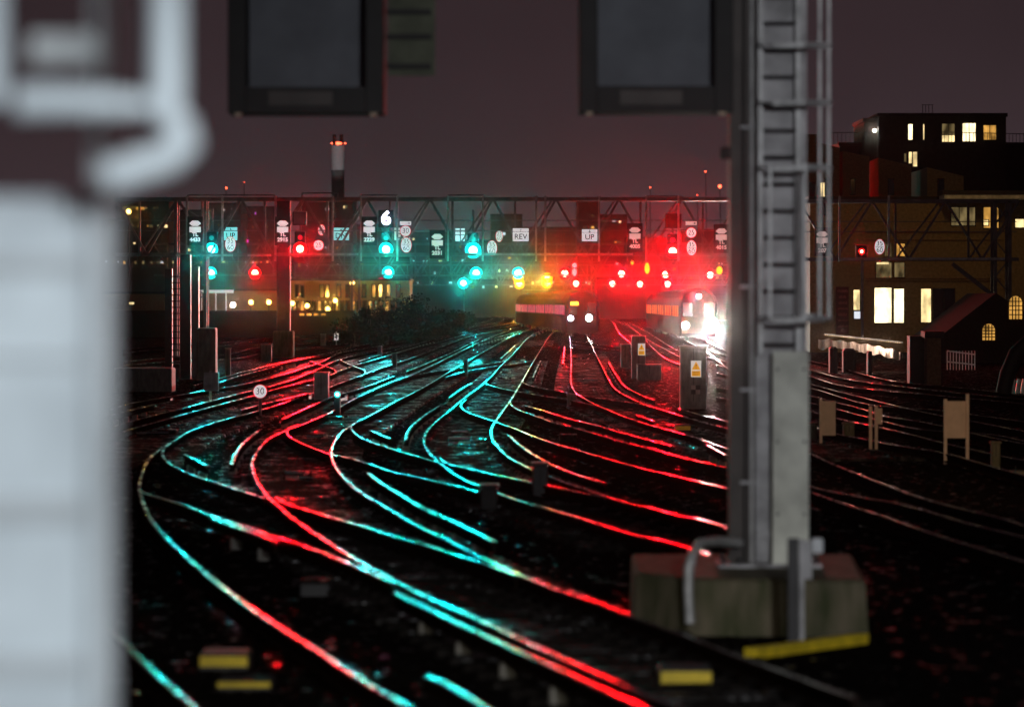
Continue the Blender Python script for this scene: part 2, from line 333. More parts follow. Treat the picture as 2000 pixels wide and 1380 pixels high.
track('track under the dark faced train, straight then bending away to the lower right', [D1, D2])
L1 = [(540,712),(610,696),(661,684),(743,666),(844,646),(920,634),(940,630),(961,624),(963,621),(944,617)]
L2 = [(216,800),(252,788),(315,777),(396,763),(429,758),(500,745),(573,725),(600,716),(630,706),(659,690),(702,682),(803,664),(905,642),(952,633),(981,627),(986,623),(975,619),(950,617)]
L3 = [(210,836),(268,819),(356,797),(470,768),(560,745),(620,721),(665,701),(736,685),(824,670),(925,645),(967,637),(1001,630),(1005,624),(997,620),(975,617)]
X1 = [(605,704),(612,707),(640,716),(655,722),(657,728),(643,733)]
X2 = [(664,701),(672,707),(700,718),(715,724),(712,730),(704,735)]
track('leftmost long track running straight past the dark equipment box towards the bush', [L2, L3], [X1, X2])
track('outermost single line of rail beside the bush on the left', [L1], sleepers=False)
track('left yard track glinting red behind the gantry trestle', [[(380,766),(453,738),(513,722),(581,703),(640,693),(700,681)], [(380,752),(440,735),(520,714),(600,697),(680,683)]], sleepers=False)
track('far left yard track with short red glints just right of the trestle', [[(240,714),(330,706),(458,700),(510,690),(600,680),(700,668)], [(240,706),(330,698),(435,693),(500,679),(580,672),(690,661)]], sleepers=False)
track('highest far left yard track, nearest the parapet wall', [[(240,690),(300,683),(422,676),(471,669),(560,662),(680,654)], [(240,683),(300,677),(420,670),(480,664),(560,657),(680,650)]], sleepers=False)
track('crossover rails glinting cyan between the left tracks and the central track', [[(803,733),(850,725),(887,720),(930,713),(978,707),(990,703)], [(870,736),(913,724),(958,716),(1000,711),(1040,704)]], sleepers=False)
track('diamond crossing rail fading into the two left hand bends', [[(272,957),(291,965),(352,983),(413,1006),(468,1024),(520,1041),(559,1053),(611,1071),(656,1088),(711,1112),(772,1138)]], sleepers=False)
track('rail coming from behind the blurred white post at the bottom left corner', [[(120,1130),(170,1182),(218,1228),(258,1270),(291,1304),(337,1343),(380,1380),(420,1412)]], sleepers=False)
r1 = [(1470,682),(1520,691),(1570,702),(1634,716),(1708,736),(1769,747),(1895,759),(2010,773)]
r2 = [(1470,698),(1520,708),(1572,720),(1636,736),(1698,747),(1772,756),(1870,767),(2010,780)]
track('right hand track with pale bright rails behind the mast, next to the white sheeting', [r1, r2])
track('second right hand track below the bright pale rails', [[(1400,700),(1470,722),(1577,748),(1636,764),(1698,779),(1742,790),(1828,809),(1920,826),(2010,843)], [(1400,688),(1470,708),(1560,728),(1641,752),(1722,762),(1833,772),(1920,780),(2010,789)]], sleepers=False)
track('third right hand track passing behind the narrow beige board', [[(1400,728),(1490,749),(1580,772),(1636,786),(1688,799),(1722,811),(1816,826),(1920,850),(2010,868)], [(1400,712),(1490,733),(1600,762),(1700,790),(1828,800),(1920,812),(2010,824)]], sleepers=False)
track('fourth right hand track passing under the beige boards', [[(1400,775),(1490,790),(1577,802),(1632,816),(1688,828),(1755,842),(1838,863),(1929,884),(2010,900)], [(1400,756),(1490,770),(1600,790),(1717,820),(1800,838),(1929,847),(2010,862)]], sleepers=False)
track('long right hand track starting red at the mast and fading to the lower right', [[(1423,822),(1500,850),(1573,880),(1619,902),(1686,929),(1742,950),(1833,981),(1944,1008),(2010,1028)], [(1500,800),(1600,838),(1713,862),(1747,868),(1846,884),(1920,905),(2010,930)]])
track('lowest right hand track, two dull red threads right of the mast', [[(1440,905),(1580,949),(1688,971),(1772,986),(1888,1020),(2010,1050)], [(1440,910),(1580,959),(1673,991),(1722,1006),(1850,1050),(2010,1098)]], sleepers=False)
track('far track curving between the two trains and the warning cabinets', [[(1327,696),(1290,677),(1261,660),(1240,645),(1222,633),(1200,624)], [(1330,688),(1300,671),(1275,655),(1250,640),(1225,628)]], sleepers=False)
track('far red lit track right of the dark faced train', [[(1260,720),(1245,690),(1233,671),(1208,649),(1201,632),(1190,624)], [(1330,712),(1300,700),(1270,674),(1250,652),(1217,627)]], sleepers=False)
track('track under the train with the dazzling headlight', [[(1450,742),(1420,718),(1388,692),(1353,672),(1322,655),(1290,640),(1260,630)], [(1480,726),(1450,706),(1420,686),(1393,672),(1360,655),(1320,640),(1280,630)]], sleepers=False)
track('pair of red rails crossing behind the warning sign cabinets', [[(1118,673),(1200,683),(1260,687),(1327,690),(1400,700)], [(1118,666),(1200,676),(1280,681),(1400,688)]], sleepers=False)
# conductor rails
def cond(label, px, z=.06, wdt=1.25):
    pts0 = px; base = G(*px[0], -.22)
    t = thing('conductor_rail', label, 'conductor rail', base, 'raised conductor rails beside the tracks')
    pts = path(px, z)
    a = MB(); sweep(a, pts, [(x * wdt, y) for x, y in HEAD]); a.build('rail_head', M['cond'], t)
    b = MB(); sweep(b, pts, [(-.033, -.0022), (-.045, -.012), (-.045, -.045), (-.012, -.045), (-.012, -.11), (-.05, -.12), (-.05, -.13), (.05, -.13), (.05, -.12), (.012, -.11), (.012, -.045), (.045, -.045), (.045, -.012), (.033, -.0022)], False); b.build('rail_web', M['web'], t)
    acc = 0; proto = None; k = 0
    for i in range(len(pts) - 1):
        L = (pts[i + 1] - pts[i]).length; acc += L
        if acc > 1.9 and k < 60:
            acc = 0; k += 1
            if proto is None:
                m = MB(); m.box((-.07, -.07, -.24), (.07, .07, -.0), bev=.02); proto = m.build('insulator', M['cab'], None, (0, 0, 0)); o = proto
            else: o = proto.copy(); C.objects.link(o)
            o.parent = t; o.location = pts[i] - base - Vector((0, 0, .13))
for lab, px in [
    ('short pink lit conductor rail curving inside the left loop', [(452,906),(461,884),(476,863),(505,840)]),
    ('long conductor rail with a row of insulators left of centre', [(550,818),(607,793),(652,773),(699,760),(770,734)]),
    ('upper conductor rail with insulators near the cyan crossover', [(795,725),(858,699),(935,663)]),
    ('cyan conductor rail hooking down left of the central bend', [(793,858),(796,843),(806,830),(830,810),(858,792)]),
    ('short cyan and orange conductor rail above the central bend', [(878,776),(895,762),(918,749)]),
    ('thick cyan conductor rail low in the middle, ending beside the low box', [(719,923),(743,942),(783,965),(822,989),(861,1007),(894,1021),(924,1036),(964,1056)]),
    ('conductor rail starting cyan and turning red right of the central bend', [(1027,792),(1063,802),(1104,815),(1156,828),(1211,843),(1261,857),(1310,869)]),
    ('curved conductor rail starting cyan, left of the upright box at centre', [(994,849),(1012,866),(1038,884),(1069,903),(1104,918),(1143,931),(1180,942)]),
    ('bright red conductor rail starting right of the train track', [(1188,707),(1201,728),(1216,750),(1235,763),(1261,775),(1279,781)]),
    ('short white and pink conductor rail above centre', [(1056,704),(1048,720),(1041,737)]),
    ('short conductor rail lit amber at the top of the central track', [(1007,673),(992,687),(978,700)]),
    ('short cyan guard rail inside the leftmost loop', [(362,887),(406,910)]),
    ('short cyan guard rail under the second loop', [(723,840),(762,856)]),
    ('dim long conductor rail below the beaded rail at the bottom', [(772,1156),(833,1185),(894,1216),(954,1243),(1015,1271),(1076,1298),(1168,1340),(1250,1377),(1300,1398)]),
    ('cyan conductor rail ramp at the bottom edge', [(833,1318),(878,1337),(942,1377),(970,1395)]),
    ('short cyan tipped guard rail above the diamond crossing', [(413,1012),(474,1032),(538,1056)]),
    ('short red check rail by the right hand mast foot', [(1381,869),(1417,887)]),
    ('pale check rail right of the warning sign cabinet', [(1326,797),(1370,810),(1409,819),(1430,826)]),
    ('short red guard rail beside the train track', [(1103,676),(1099,710)]),
    ('short red guard rail near the yellow ended box', [(1243,809),(1276,822)]),
    ('thin conductor rail with insulators on the left yard', [(487,724),(530,713),(581,703)]),
    ('short pale guard rail at the far left below the trestle', [(214,811),(247,803),(300,790)]),
    ('faint guard rail between the leftmost lines', [(470,800),(520,787),(600,768)]),
    ('far amber lit conductor rail right of the bush', [(935,668),(985,655),(1020,645)]),
    ('far conductor rail beside the curving tracks left of the dark faced train', [(1040,652),(1066,642),(1082,634)]),
    ('far conductor rail nearest the bush', [(820,652),(880,641),(930,631)]),
    ('conductor rail between the two long left tracks', [(700,705),(770,684),(850,662),(910,646)]),
    ]: cond(lab, px)

# ------------------------------------------------------------------ signals
def lens(px, py, d, c, parent, r=.15, power=1.0, halo=True):
    p = W(px, py, d); m = MB(); m.disc(p, r * .85, r * .85, .03, 24); o = m.build('lens', LENS[c], parent)  # lens is drawn oversize to take in its bloom
    if c in HALO_RING:  # glowing ring round the lens stands in for its halo
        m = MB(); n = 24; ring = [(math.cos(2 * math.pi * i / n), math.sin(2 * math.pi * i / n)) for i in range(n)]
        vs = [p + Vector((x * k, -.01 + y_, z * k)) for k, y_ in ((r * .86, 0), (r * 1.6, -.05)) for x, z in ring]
        m.add(vs, [[i, (i + 1) % n, n + (i + 1) % n, n + i] for i in range(n)]); m.build('halo_ring', HALO_RING[c], parent)
    if halo:
        q = p + Vector((0, -.12, 0))
        lamp('lens_light', 'SPOT', q, LE * power * BOOST.get(c, 1), COL[c], (q.x * .25, 0, .5), .12, 75, 1, parent)
HALO_RING = {'c': glow('green_halo_ring', (0, .9, .78), 1.5), 'r': glow('red_halo_ring', (1, .002, .004), 2.2), 'p': glow('far_red_halo_ring', (1, .004, .07), 1.3), 'a': glow('amber_halo_ring', (1, .38, .005), 1.1)}  # halo colour put into the ring as emission
def signal(label, px, py, d, c, power=1.0, head='tall', r=.15, more=()):
    p = W(px, py, d)
    t = thing('railway_signal', label, 'signal', p, 'colour light signals over the tracks')
    m = MB()
    top = .95 if head == 'tall' else .35
    m.box((p.x - .30, p.y + .06, p.z - .32), (p.x + .30, p.y + .34, p.z + top), bev=.04); m.build('signal_head', M['black'], t)
    h = MB(); h.tube([p + Vector((0, .05, 0)), p + Vector((0, -.03, 0))], [r * 1.6 + .02, r * 1.6 + .03], 20, False); h.build('lens_hood', M['black'], t)
    if head == 'tall':
        k = MB(); k.disc(p + Vector((0, .045, .62)), .13, .13, .02, 20); k.build('faint_glow_lens', LENSOFF[c if c in LENSOFF else 'r'], t)  # second lens is off but painted with a faint glow
        k = MB(); k.bar(p + Vector((.0, .45, -.3)), p + Vector((.0, .45, 2.2)), .12); k.build('bracket', M['truss'], t)
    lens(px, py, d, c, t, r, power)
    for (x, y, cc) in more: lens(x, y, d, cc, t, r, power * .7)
    return t
LENSOFF = {'c': glow('dim_green_lens', (.02, .35, .32), .5), 'r': glow('dim_red_lens', (.8, .02, .06), .5)}
D1g, D2g, D3g, D4g = 208, 368, 575, 820
signal('leftmost green signal on the near gantry, above a smaller green one', 413, 487, D1g, 'c', 1.5, r=.23)
signal('red signal on the near gantry under a blank square indicator beside the 25 sign', 586, 486, D1g, 'r', 2.0, r=.23)
signal('green signal on the near gantry under the glowing 6', 754, 487, D1g, 'c', 1.9, r=.24)
signal('largest green signal on the near gantry, left of an oval 35 over 60 sign', 924, 489, D1g, 'c', 2.4, r=.27)
signal('bright red signal on the near gantry left of the round 25 and oval signs', 1314, 491, D1g, 'r', 2.4, r=.25)
signal('small hooded red signal on a thin pole at the right end of the gantry', 1683, 491, D1g, 'r', .05, 'short', r=.10)
s2 = 'second gantry, '
for lab, x, y, c, pw in [
    ('small green signal directly below the leftmost green one', 412, 533, 'c', .8), ('lone red signal between the two gantry posts on the left', 498, 533, 'r', .5),
    ('green signal directly below the one under the glowing 6', 758, 532, 'c', 1.0), ('green signal directly below the largest green one', 930, 533, 'c', 1.3),
    ('green signal just above a pair of amber lamps', 1012, 533, 'c', 1.0),
    ('red signal of the lower row left of the far round sign', 1103, 534, 'r', 1.8), ('red signal of the lower row above the gap between the trains', 1214, 535, 'r', 1.9),
    ('red signal of the lower row straight below the bright near red one', 1300, 536, 'r', 1.7), ('rightmost red signal of the lower row, next to the mast', 1387, 537, 'r', 1.8)]:
    signal(lab, x, y, D2g, c, pw * 1.2, 'short', r=.36)
for lab, x, y, c, pw, more in [
    ('far red signal above the bush, right of a sodium street lamp', 744, 553, 'p', .9, ()), ('far green signal at lower left of the largest green one', 905, 553, 'c', .9, ()),
    ('double amber signal below a green one, over the curving tracks', 1014, 554, 'a', .9, ((1012, 542, 'a'),)), ('double amber signal left of the dark faced train', 1069, 553, 'a', 1.1, ((1069, 543, 'a'),)),
    ('far red signal directly above the dark faced train', 1125, 554, 'r', 1.3, ()), ('far red signal left of a pair, right of the dark faced train', 1196, 554, 'r', 1.3, ()),
    ('far red signal midway between the two trains', 1250, 555, 'r', 1.2, ()), ('far red signal over the lit side of the right train', 1304, 555, 'r', 1.2, ())]:
    signal(lab, x, y, D3g, c, pw * 1.1, 'short', r=.5, more=more)
for lab, x, y, c, pw in [
    ('farthest amber signal at the right edge of the yellow lit terrace', 801, 561, 'a', .8), ('leftmost of three farthest red signals over the bush', 837, 561, 'p', 1.0),
    ('middle of three farthest red signals over the bush', 856, 567, 'p', .7), ('rightmost of three farthest red signals over the bush', 884, 567, 'p', .8),
    ('tiny farthest green signal, lowest of the green ones', 943, 567, 'c', .7), ('lone farthest red signal just right of the lowest green one', 979, 567, 'p', .8)]:
    signal(lab, x, y, D4g, c, pw * .9, 'short', r=.5)

def amber_panel(label, px, py, rx, rz, d=D2g + 6):
    c = W(px, py, d); u = d / F; t = thing('lit_indicator', label, 'indicator', c)
    MB().box((c.x - (rx + 1) * u, d + .03, c.z - (rz + 1) * u), (c.x + (rx + 1) * u, d + .3, c.z + (rz + 1) * u), bev=.02).build('housing', M['black'], t)
    MB().disc(c, rx * u, rz * u, .03, 24).build('lit_face', glow('amber_face', (1, .50, .02), 1.6), t)
amber_panel('upright amber lit indicator between the two lower red signals', 1264, 524, 5, 11)
amber_panel('yellow lit oval right of the rightmost lower red signal', 1405, 528, 6, 8)
amber_panel('faint amber spot above the left lower red signals', 1235, 513, 3, 4)
# ------------------------------------------------------------------ gantries
def gantry(label, d, x0, x1, detail, posts, yt=389, yb=497):
    s = F / d; k = s / 36.0
    def Y(y): return HY + (y - HY) * k
    base = Vector(((x0 + x1) / 2 - CX, 0, 0)) / s; base.y = d; base.z = -.22
    t = thing('signal_gantry', label, 'gantry', base)
    top = MB(); bot = MB(); dg = MB(); rear = MB(); hr = MB()
    for dd, mb in ((0, top), (1.3, top)): mb.bar(W(x0, Y(yt), d) + Vector((0, dd, 0)), W(x1, Y(yt), d) + Vector((0, dd, 0)), .2)
    for dd, mb in ((0, bot), (1.3, bot)): mb.bar(W(x0, Y(yb), d) + Vector((0, dd, 0)), W(x1, Y(yb), d) + Vector((0, dd, 0)), .18)
    bot.box((W(x0, 0, d).x, d + .12, W(0, Y(yb - 1), d).z - .03), (W(x1, 0, d).x, d + 1.18, W(0, Y(yb - 1), d).z + .03))
    step = 120 * k; x = x0 + (848 * k - 0) % step * 0
    xs = []; n = int((x1 - x0) / step); step = (x1 - x0) / n
    for i in range(n):
        a = x0 + i * step; b = a + step
        dg.bar(W(a, Y(yt), d), W((a + b) / 2, Y(yb), d), .13, .1); dg.bar(W((a + b) / 2, Y(yb), d), W(b, Y(yt), d), .13, .1)
        o = Vector((0, 1.3, 0)); rear.bar(W(a + step * .35, Y(yb), d) + o, W(b - step * .05, Y(yt), d) + o, .1, .08)
        rear.bar(W(a + step * .35, Y(yt), d) + o, W(a + step * .35, Y(yb), d) + o, .12)
    for yy in (430, 450): hr.bar(W(x0, Y(yy), d) + Vector((0, .9, 0)), W(x1, Y(yy), d) + Vector((0, .9, 0)), .05)
    top.build('top_chord', M['truss'], t); bot.build('bottom_chord', M['truss'], t); dg.build('front_bracing', M['truss'], t)
    rear.build('rear_bracing', M['truss'], t); hr.build('walkway_handrail', M['truss'], t)
    for (px, wd) in posts:
        p = MB(); q = W(px, 0, d); r = wd / 2
        for sx in (-1, 1):
            p.box((q.x + sx * r - .09, d - .1, -.22), (q.x + sx * r + .09, d + .12, W(0, Y(yt), d).z)); p.box((q.x + sx * r - .09, d + 1.2, -.22), (q.x + sx * r + .09, d + 1.4, W(0, Y(yt), d).z))
        zt = W(0, Y(yt), d).z; z = .2; f = 1
        while z < zt - 1:
            p.bar((q.x - r * f, d, z), (q.x + r * f, d, z + 1), .07); f = -f; z += 1
        p.build('post', M['truss'], t)
    if detail:
        for x in (365, 434, 538, 650, 705, 776, 875, 943, 1047, 1065, 1170, 1262, 1325, 1440, 1640, 1736):   # hanger frames that carry signals and signs
            m = MB(); m.bar(W(x, 383, d - .3), W(x, 510, d - .3), .11); m.bar(W(x, 383, d - .3), W(x, 383, d + 1), .08); m.build('hanger', M['galv'], t)
        for a, b, yy in ((367, 536, 381), (590, 660, 377), (705, 776, 381), (875, 943, 381), (1262, 1332, 383)):
            m = MB(); m.bar(W(a, yy, d), W(b, yy, d), .07)
            for q in (a, b): m.bar(W(q, yy, d), W(q, 389, d), .07)
            m.build('cage_rail', M['truss'], t)
        for a, b, yy in ((345, 455, 499), (485, 530, 499), (565, 700, 497), (930, 1236, 497), (1640, 1960, 506)):
            m = MB(); m.box((W(a, 0, d).x, d - .55, W(0, yy, d).z - .05), (W(b, 0, d).x, d - .15, W(0, yy, d).z + .07)); m.build('cable_tray', M['galv'], t)
    return t
gantry('long lattice signal gantry spanning all tracks, the nearest one', D1g, 225, 1455, True, [(372, 1.6)])
gr = gantry('dim right hand end of the signal gantry in front of the brick flats', D1g + 3, 1560, 1990, False, [(1958, .8)], 390, 505)
m = MB()
m.bar(W(1860, 515, D1g), W(1950, 585, D1g), .22); m.build('knee_brace', M['truss'], gr)
gantry('second lattice gantry seen under the nearest one', D2g, 300, 1480, False, [(694, .7), (1490, .7)])
gantry('third gantry, small, above the far tracks', D3g, 560, 1440, False, [(1160, .7)])
gantry('fourth and farthest gantry over the bush', D4g, 690, 1120, False, [(790, .6)])
t = thing('gantry_post', 'dark square gantry post on a pale concrete plinth in front of the yellow lit terrace', 'post', W(553, 690, D1g))
m = MB(); q = W(553, 0, D1g); m.box((q.x - .36, D1g + .2, 1.2), (q.x + .36, D1g + .9, W(0, 389, D1g).z), bev=.04); m.build('shaft', M['dark'], t)
m = MB(); m.box((q.x - .55, D1g - .1, -.25), (q.x + .55, D1g + 1.2, 1.25), bev=.06); m.build('plinth', M['conc'], t)
t = thing('gantry_trestle', 'broad dark steel trestle on a blocky base right of the blurred white post', 'trestle', W(375, 740, 150))
d = 150
for (xa, xb, ya, yb, mm) in ((322, 336, 525, 735, 'dark'), (352, 372, 497, 735, 'dark'), (376, 388, 520, 738, 'truss')):
    m = MB(); m.box((W(xa, 0, d).x, d, -.2), (W(xb, 0, d).x, d + .4, W(0, ya, d).z)); m.build('column', M[mm], t)
for yy in range(540, 730, 12):
    m = MB(); m.bar(W(322, yy, d - .02), W(352, yy, d - .02), .05); m.build('rung', M['dark'], t)
m = MB(); m.box((W(385, 0, d).x, d - .3, -.22), (W(422, 0, d).x, d + .8, W(0, 640, d).z), bev=.05); m.build('base_block', M['cab'], t)
t = tag(MB().box((W(225, 0, 130).x, 129.5, -.22), (W(338, 0, 130).x, 131, W(0, 718, 130).z), bev=.05).build('lineside_hut', M['cab'], None, W(280, 745, 130)), 'low long dark cabinet with a pale top edge behind the blurred post', 'cabinet')

# ------------------------------------------------------------------ signs
def plate_sign(px, py, num, d=D1g, dim=False):
    k = D1g / d; c = W(px, py, d - .4)
    t = thing('signal_plate', 'black signal number plate with white diamond reading TL %s' % num, 'sign', c, 'signal number plates on the near gantry')
    u = d / F
    m = MB(); m.box((c.x - 15 * u, c.y + .02, c.z - 42 * u), (c.x + 15 * u, c.y + .08, c.z + 14 * u)); m.build('backing_plate', M['dark'], t)
    w_ = M['signdim'] if dim else M['signw']
    m = MB(); m.plate(c, [(-11.5 * u, .5 * u), (-5.5 * u, 6 * u), (5.5 * u, 6 * u), (11.5 * u, .5 * u), (5.5 * u, -4.4 * u), (-5.5 * u, -4.4 * u)][::-1], .015); m.build('white_diamond', w_, t)
    m = MB(); m.box((c.x - 11 * u, c.y, c.z - 16.5 * u), (c.x + 11 * u, c.y + .015, c.z - 6 * u)); o = m.build('white_panel', w_, t)
    text('lettering', 'TL\n' + num, (c.x, c.y - .01, c.z - 26 * u), 10.5 * u, w_, t, 1.0, .012)
for x, y, nn, dm in ((381, 437, '4433', 0), (552, 437, '2915', 0), (721, 437, '2229', 0), (854, 463, '2031', 1), (1240, 450, '4005', 1), (1409, 452, '4015', 1), (1606, 458, '207', 1)):
    plate_sign(x, y, nn, dim=dm)
def speed(label, px, py, rx, rz, num, d=D1g, post=None, plinth=None):
    c = W(px, py, d - .5); u = c.y / F
    t = thing('speed_sign', label, 'speed sign', c if post is None else Vector((c.x, c.y, -.2)), 'speed restriction signs')
    m = MB(); m.disc(c, rx * u, rz * u, .03); m.build('red_border', M['redring'], t)
    m = MB(); m.disc(c - Vector((0, .02, 0)), (rx - 1.1) * u, (rz - 1.1) * u, .012); m.build('white_face', M['signw'], t)
    if len(num) == 2:
        for nn, dz in zip(num, (6.6, -6.8)): text('numerals', nn, c + Vector((0, -.03, dz * rz / 16 * u)), rz * .86 * u, M['signblk'], t, 1.0, .0)
        m = MB(); m.box((c.x - rx * .8 * u, c.y - .03, c.z - .4 * u), (c.x + rx * .8 * u, c.y - .026, c.z + .4 * u)); m.build('dividing_line', M['signblk'], t)
    else: text('numerals', num[0], c + Vector((0, -.03, 0)), rx * 1.35 * u, M['signblk'], t, .95, 0)
    if post is not None:
        m = MB(); m.tube([c + Vector((0, .04, -rz * u * .5)), Vector((c.x, c.y + .04, -.22))], .04, 8); m.build('post', M['dark'], t)
speed('oval 35 over 60 sign beside the leftmost green signal', 450, 477, 11, 15.5, ('35', '60'))
speed('small cyan tinted oval 35 over 60 sign above the round 25', 628, 449, 7.5, 11, ('35', '60'), D1g + 30)
speed('round 25 sign right of the left hand red signal', 622, 479, 10.5, 10.5, ('25',))
speed('round 30 sign under a small arrow plate on the gantry', 792, 451, 11, 11, ('30',))
speed('oval 35 over 60 sign under the round 30', 793.5, 478.5, 11, 15.5, ('35', '60'))
speed('oval 35 over 60 sign right of the largest green signal', 961, 484.5, 10.5, 15.5, ('35', '60'))
speed('partly hidden oval 35 sign up and right of the largest green signal', 975, 461, 7.5, 12, ('35', '60'), D1g + 40)
speed('round 25 sign under an arrow plate right of the bright red signal', 1350, 454.5, 10.5, 10.5, ('25',))
speed('oval 35 over 60 sign under the right hand round 25', 1350.5, 484, 10.5, 15.5, ('35', '60'))
speed('oval 35 over 60 sign beside the small hooded red signal at the right', 1718, 482, 10.5, 15.5, ('35', '60'))
speed('round 30 sign on a short trackside post at the left loop', 508, 764, 13.5, 13.5, ('30',), 100, post=True)
speed('tiny far round 30 sign above the dark faced train', 1122, 518, 5.5, 5.5, ('30',), D2g - 2)
speed('tiny far oval sign above the dark faced train', 1122, 531.5, 5.5, 8.5, ('35', '60'), D2g - 3)
for (x, lab) in ((792, 'small white arrow plate above the round 30'), (1350, 'small white arrow plate above the right hand round 25')):
    c = W(x, 436, D1g - .5); u = c.y / F
    t = thing('arrow_plate', lab, 'sign', c, 'arrow plates')
    MB().box((c.x - 11 * u, c.y, c.z - 3.6 * u), (c.x + 11 * u, c.y + .02, c.z + 3.6 * u)).build('white_face', M['signw'] if x < 1000 else M['signdim'], t)
    m = MB(); m.box((c.x + 3 * u, c.y - .01, c.z - .4 * u), (c.x + 9 * u, c.y - .006, c.z + .4 * u)); m.plate(c + Vector((8 * u, -.01, 0)), [(-2 * u, 2 * u), (1.4 * u, 0), (-2 * u, -2 * u)][::-1], .004); m.build('arrow', M['signblk'], t)
def board(label, xa, xb, ya, yb, l1, l2, m_, d=D1g + 1.6, sz=15):
    c = W((xa + xb) / 2, (ya + yb) / 2, d); u = d / F; hw = (xb - xa) / 2 * u; hh = (yb - ya) / 2 * u
    t = thing('line_name_board', label, 'sign board', c, 'line name boards on the gantry')
    m = MB(); m.box((c.x - hw, c.y, c.z - hh), (c.x + hw, c.y + .04, c.z + hh)); m.build('panel', M[m_], t)
    m = MB(); f = .5 * u
    for a in ((-hw - f, -hh - f, hw + f, -hh), (-hw - f, hh, hw + f, hh + f), (-hw - f, -hh - .01, -hw + .01, hh + .01), (hw - .01, -hh - .01, hw + f, hh + .01)): m.box((c.x + a[0], c.y - .02, c.z + a[1]), (c.x + a[2], c.y + .05, c.z + a[3]))
    m.box((c.x - hw, c.y - .014, c.z + hh * .45), (c.x + hw, c.y - .008, c.z + hh * .53)); m.build('frame', M['dark'], t)
    if l1: text('number', l1, c + Vector((0, -.02, hh * .62)), sz * .5 * u, M['signblk'], t, 1, .004)
    if l2: text('lettering', l2, c + Vector((0, -.02, -hh * .32)), sz * u, M['signblk'], t, 1, .006)
board('cyan tinted board reading 5 UP behind the left oval sign', 437, 464, 444, 469, '5', 'UP', 'signc')
board('cyan tinted board reading 4 DN left of centre', 650, 682, 445, 469, '4', 'DN', 'signc')
board('pink tinted board reading 6 DN half hidden behind the round 30 sign', 770, 801, 445, 469, '6', 'DN', 'signdim')
board('white board left of the largest green signal, split by dark bars', 889, 908, 446, 471, '', '', 'signw')
c = W(899, 459, D1g + 1.1); u = c.y / F; m = MB(); m.box((c.x - 1.2 * u, c.y, c.z - 14 * u), (c.x + 1.2 * u, c.y + .08, c.z + 14 * u)); m.box((c.x - 14 * u, c.y + .003, c.z - 1 * u), (c.x + 14 * u, c.y + .07, c.z + 1 * u)); m.box((c.x - 14 * u, c.y + .003, c.z + 7.5 * u), (c.x + 14 * u, c.y + .07, c.z + 9.6 * u))
tag(m.build('cross_bars', M['truss'], None, c), 'dark cross bars in front of the split white board', 'brackets')
board('white board reading 7 REV right of centre', 1001, 1033, 446, 471, '7', 'REV', 'signw', D1g - .6)
board('white board reading 8 UP above the trains', 1136, 1167, 448, 471, '8', 'UP', 'signw', D1g - .6)
# blank indicators and the glowing 6
for x0, x1, y0, y1, lab, mm in ((572, 599, 413, 440, 'blank square indicator box on the gantry above the left red signal', 'grey'), (1299, 1331, 417, 446, 'dark square indicator box on the gantry above the bright red signal', 'brickd')):
    p, q = W(x0, y1, D1g), W(x1, y0, D1g); t = thing('route_indicator', lab, 'indicator', p)
    MB().box((p.x, p.y - .3, p.z), (q.x, p.y + .2, q.z), bev=.03).build('housing', M['dark'], t)
    MB().box((p.x + .06, p.y - .31, p.z + .06), (q.x - .06, p.y - .305, q.z - .06)).build('face', M[mm], t)
c = W(754, 427, D1g - .5); t = thing('route_indicator', 'route indicator box glowing with a bluish white 6', 'indicator', c)
u = c.y / F
MB().box((c.x - 15 * u, c.y + .05, c.z - 17 * u), (c.x + 15 * u, c.y + .4, c.z + 17 * u), bev=.03).build('housing', M['black'], t)
text('lit_numeral', '6', c, 36 * u, glow('white_indicator_glow', (.80, .78, 1), 7), t, 1.05, .03)
lamp('indicator_light', 'SPOT', c + Vector((0, -.2, 0)), 120, (.55, .5, 1), (c.x * .3, 0, .5), .3, 60, 1, t)

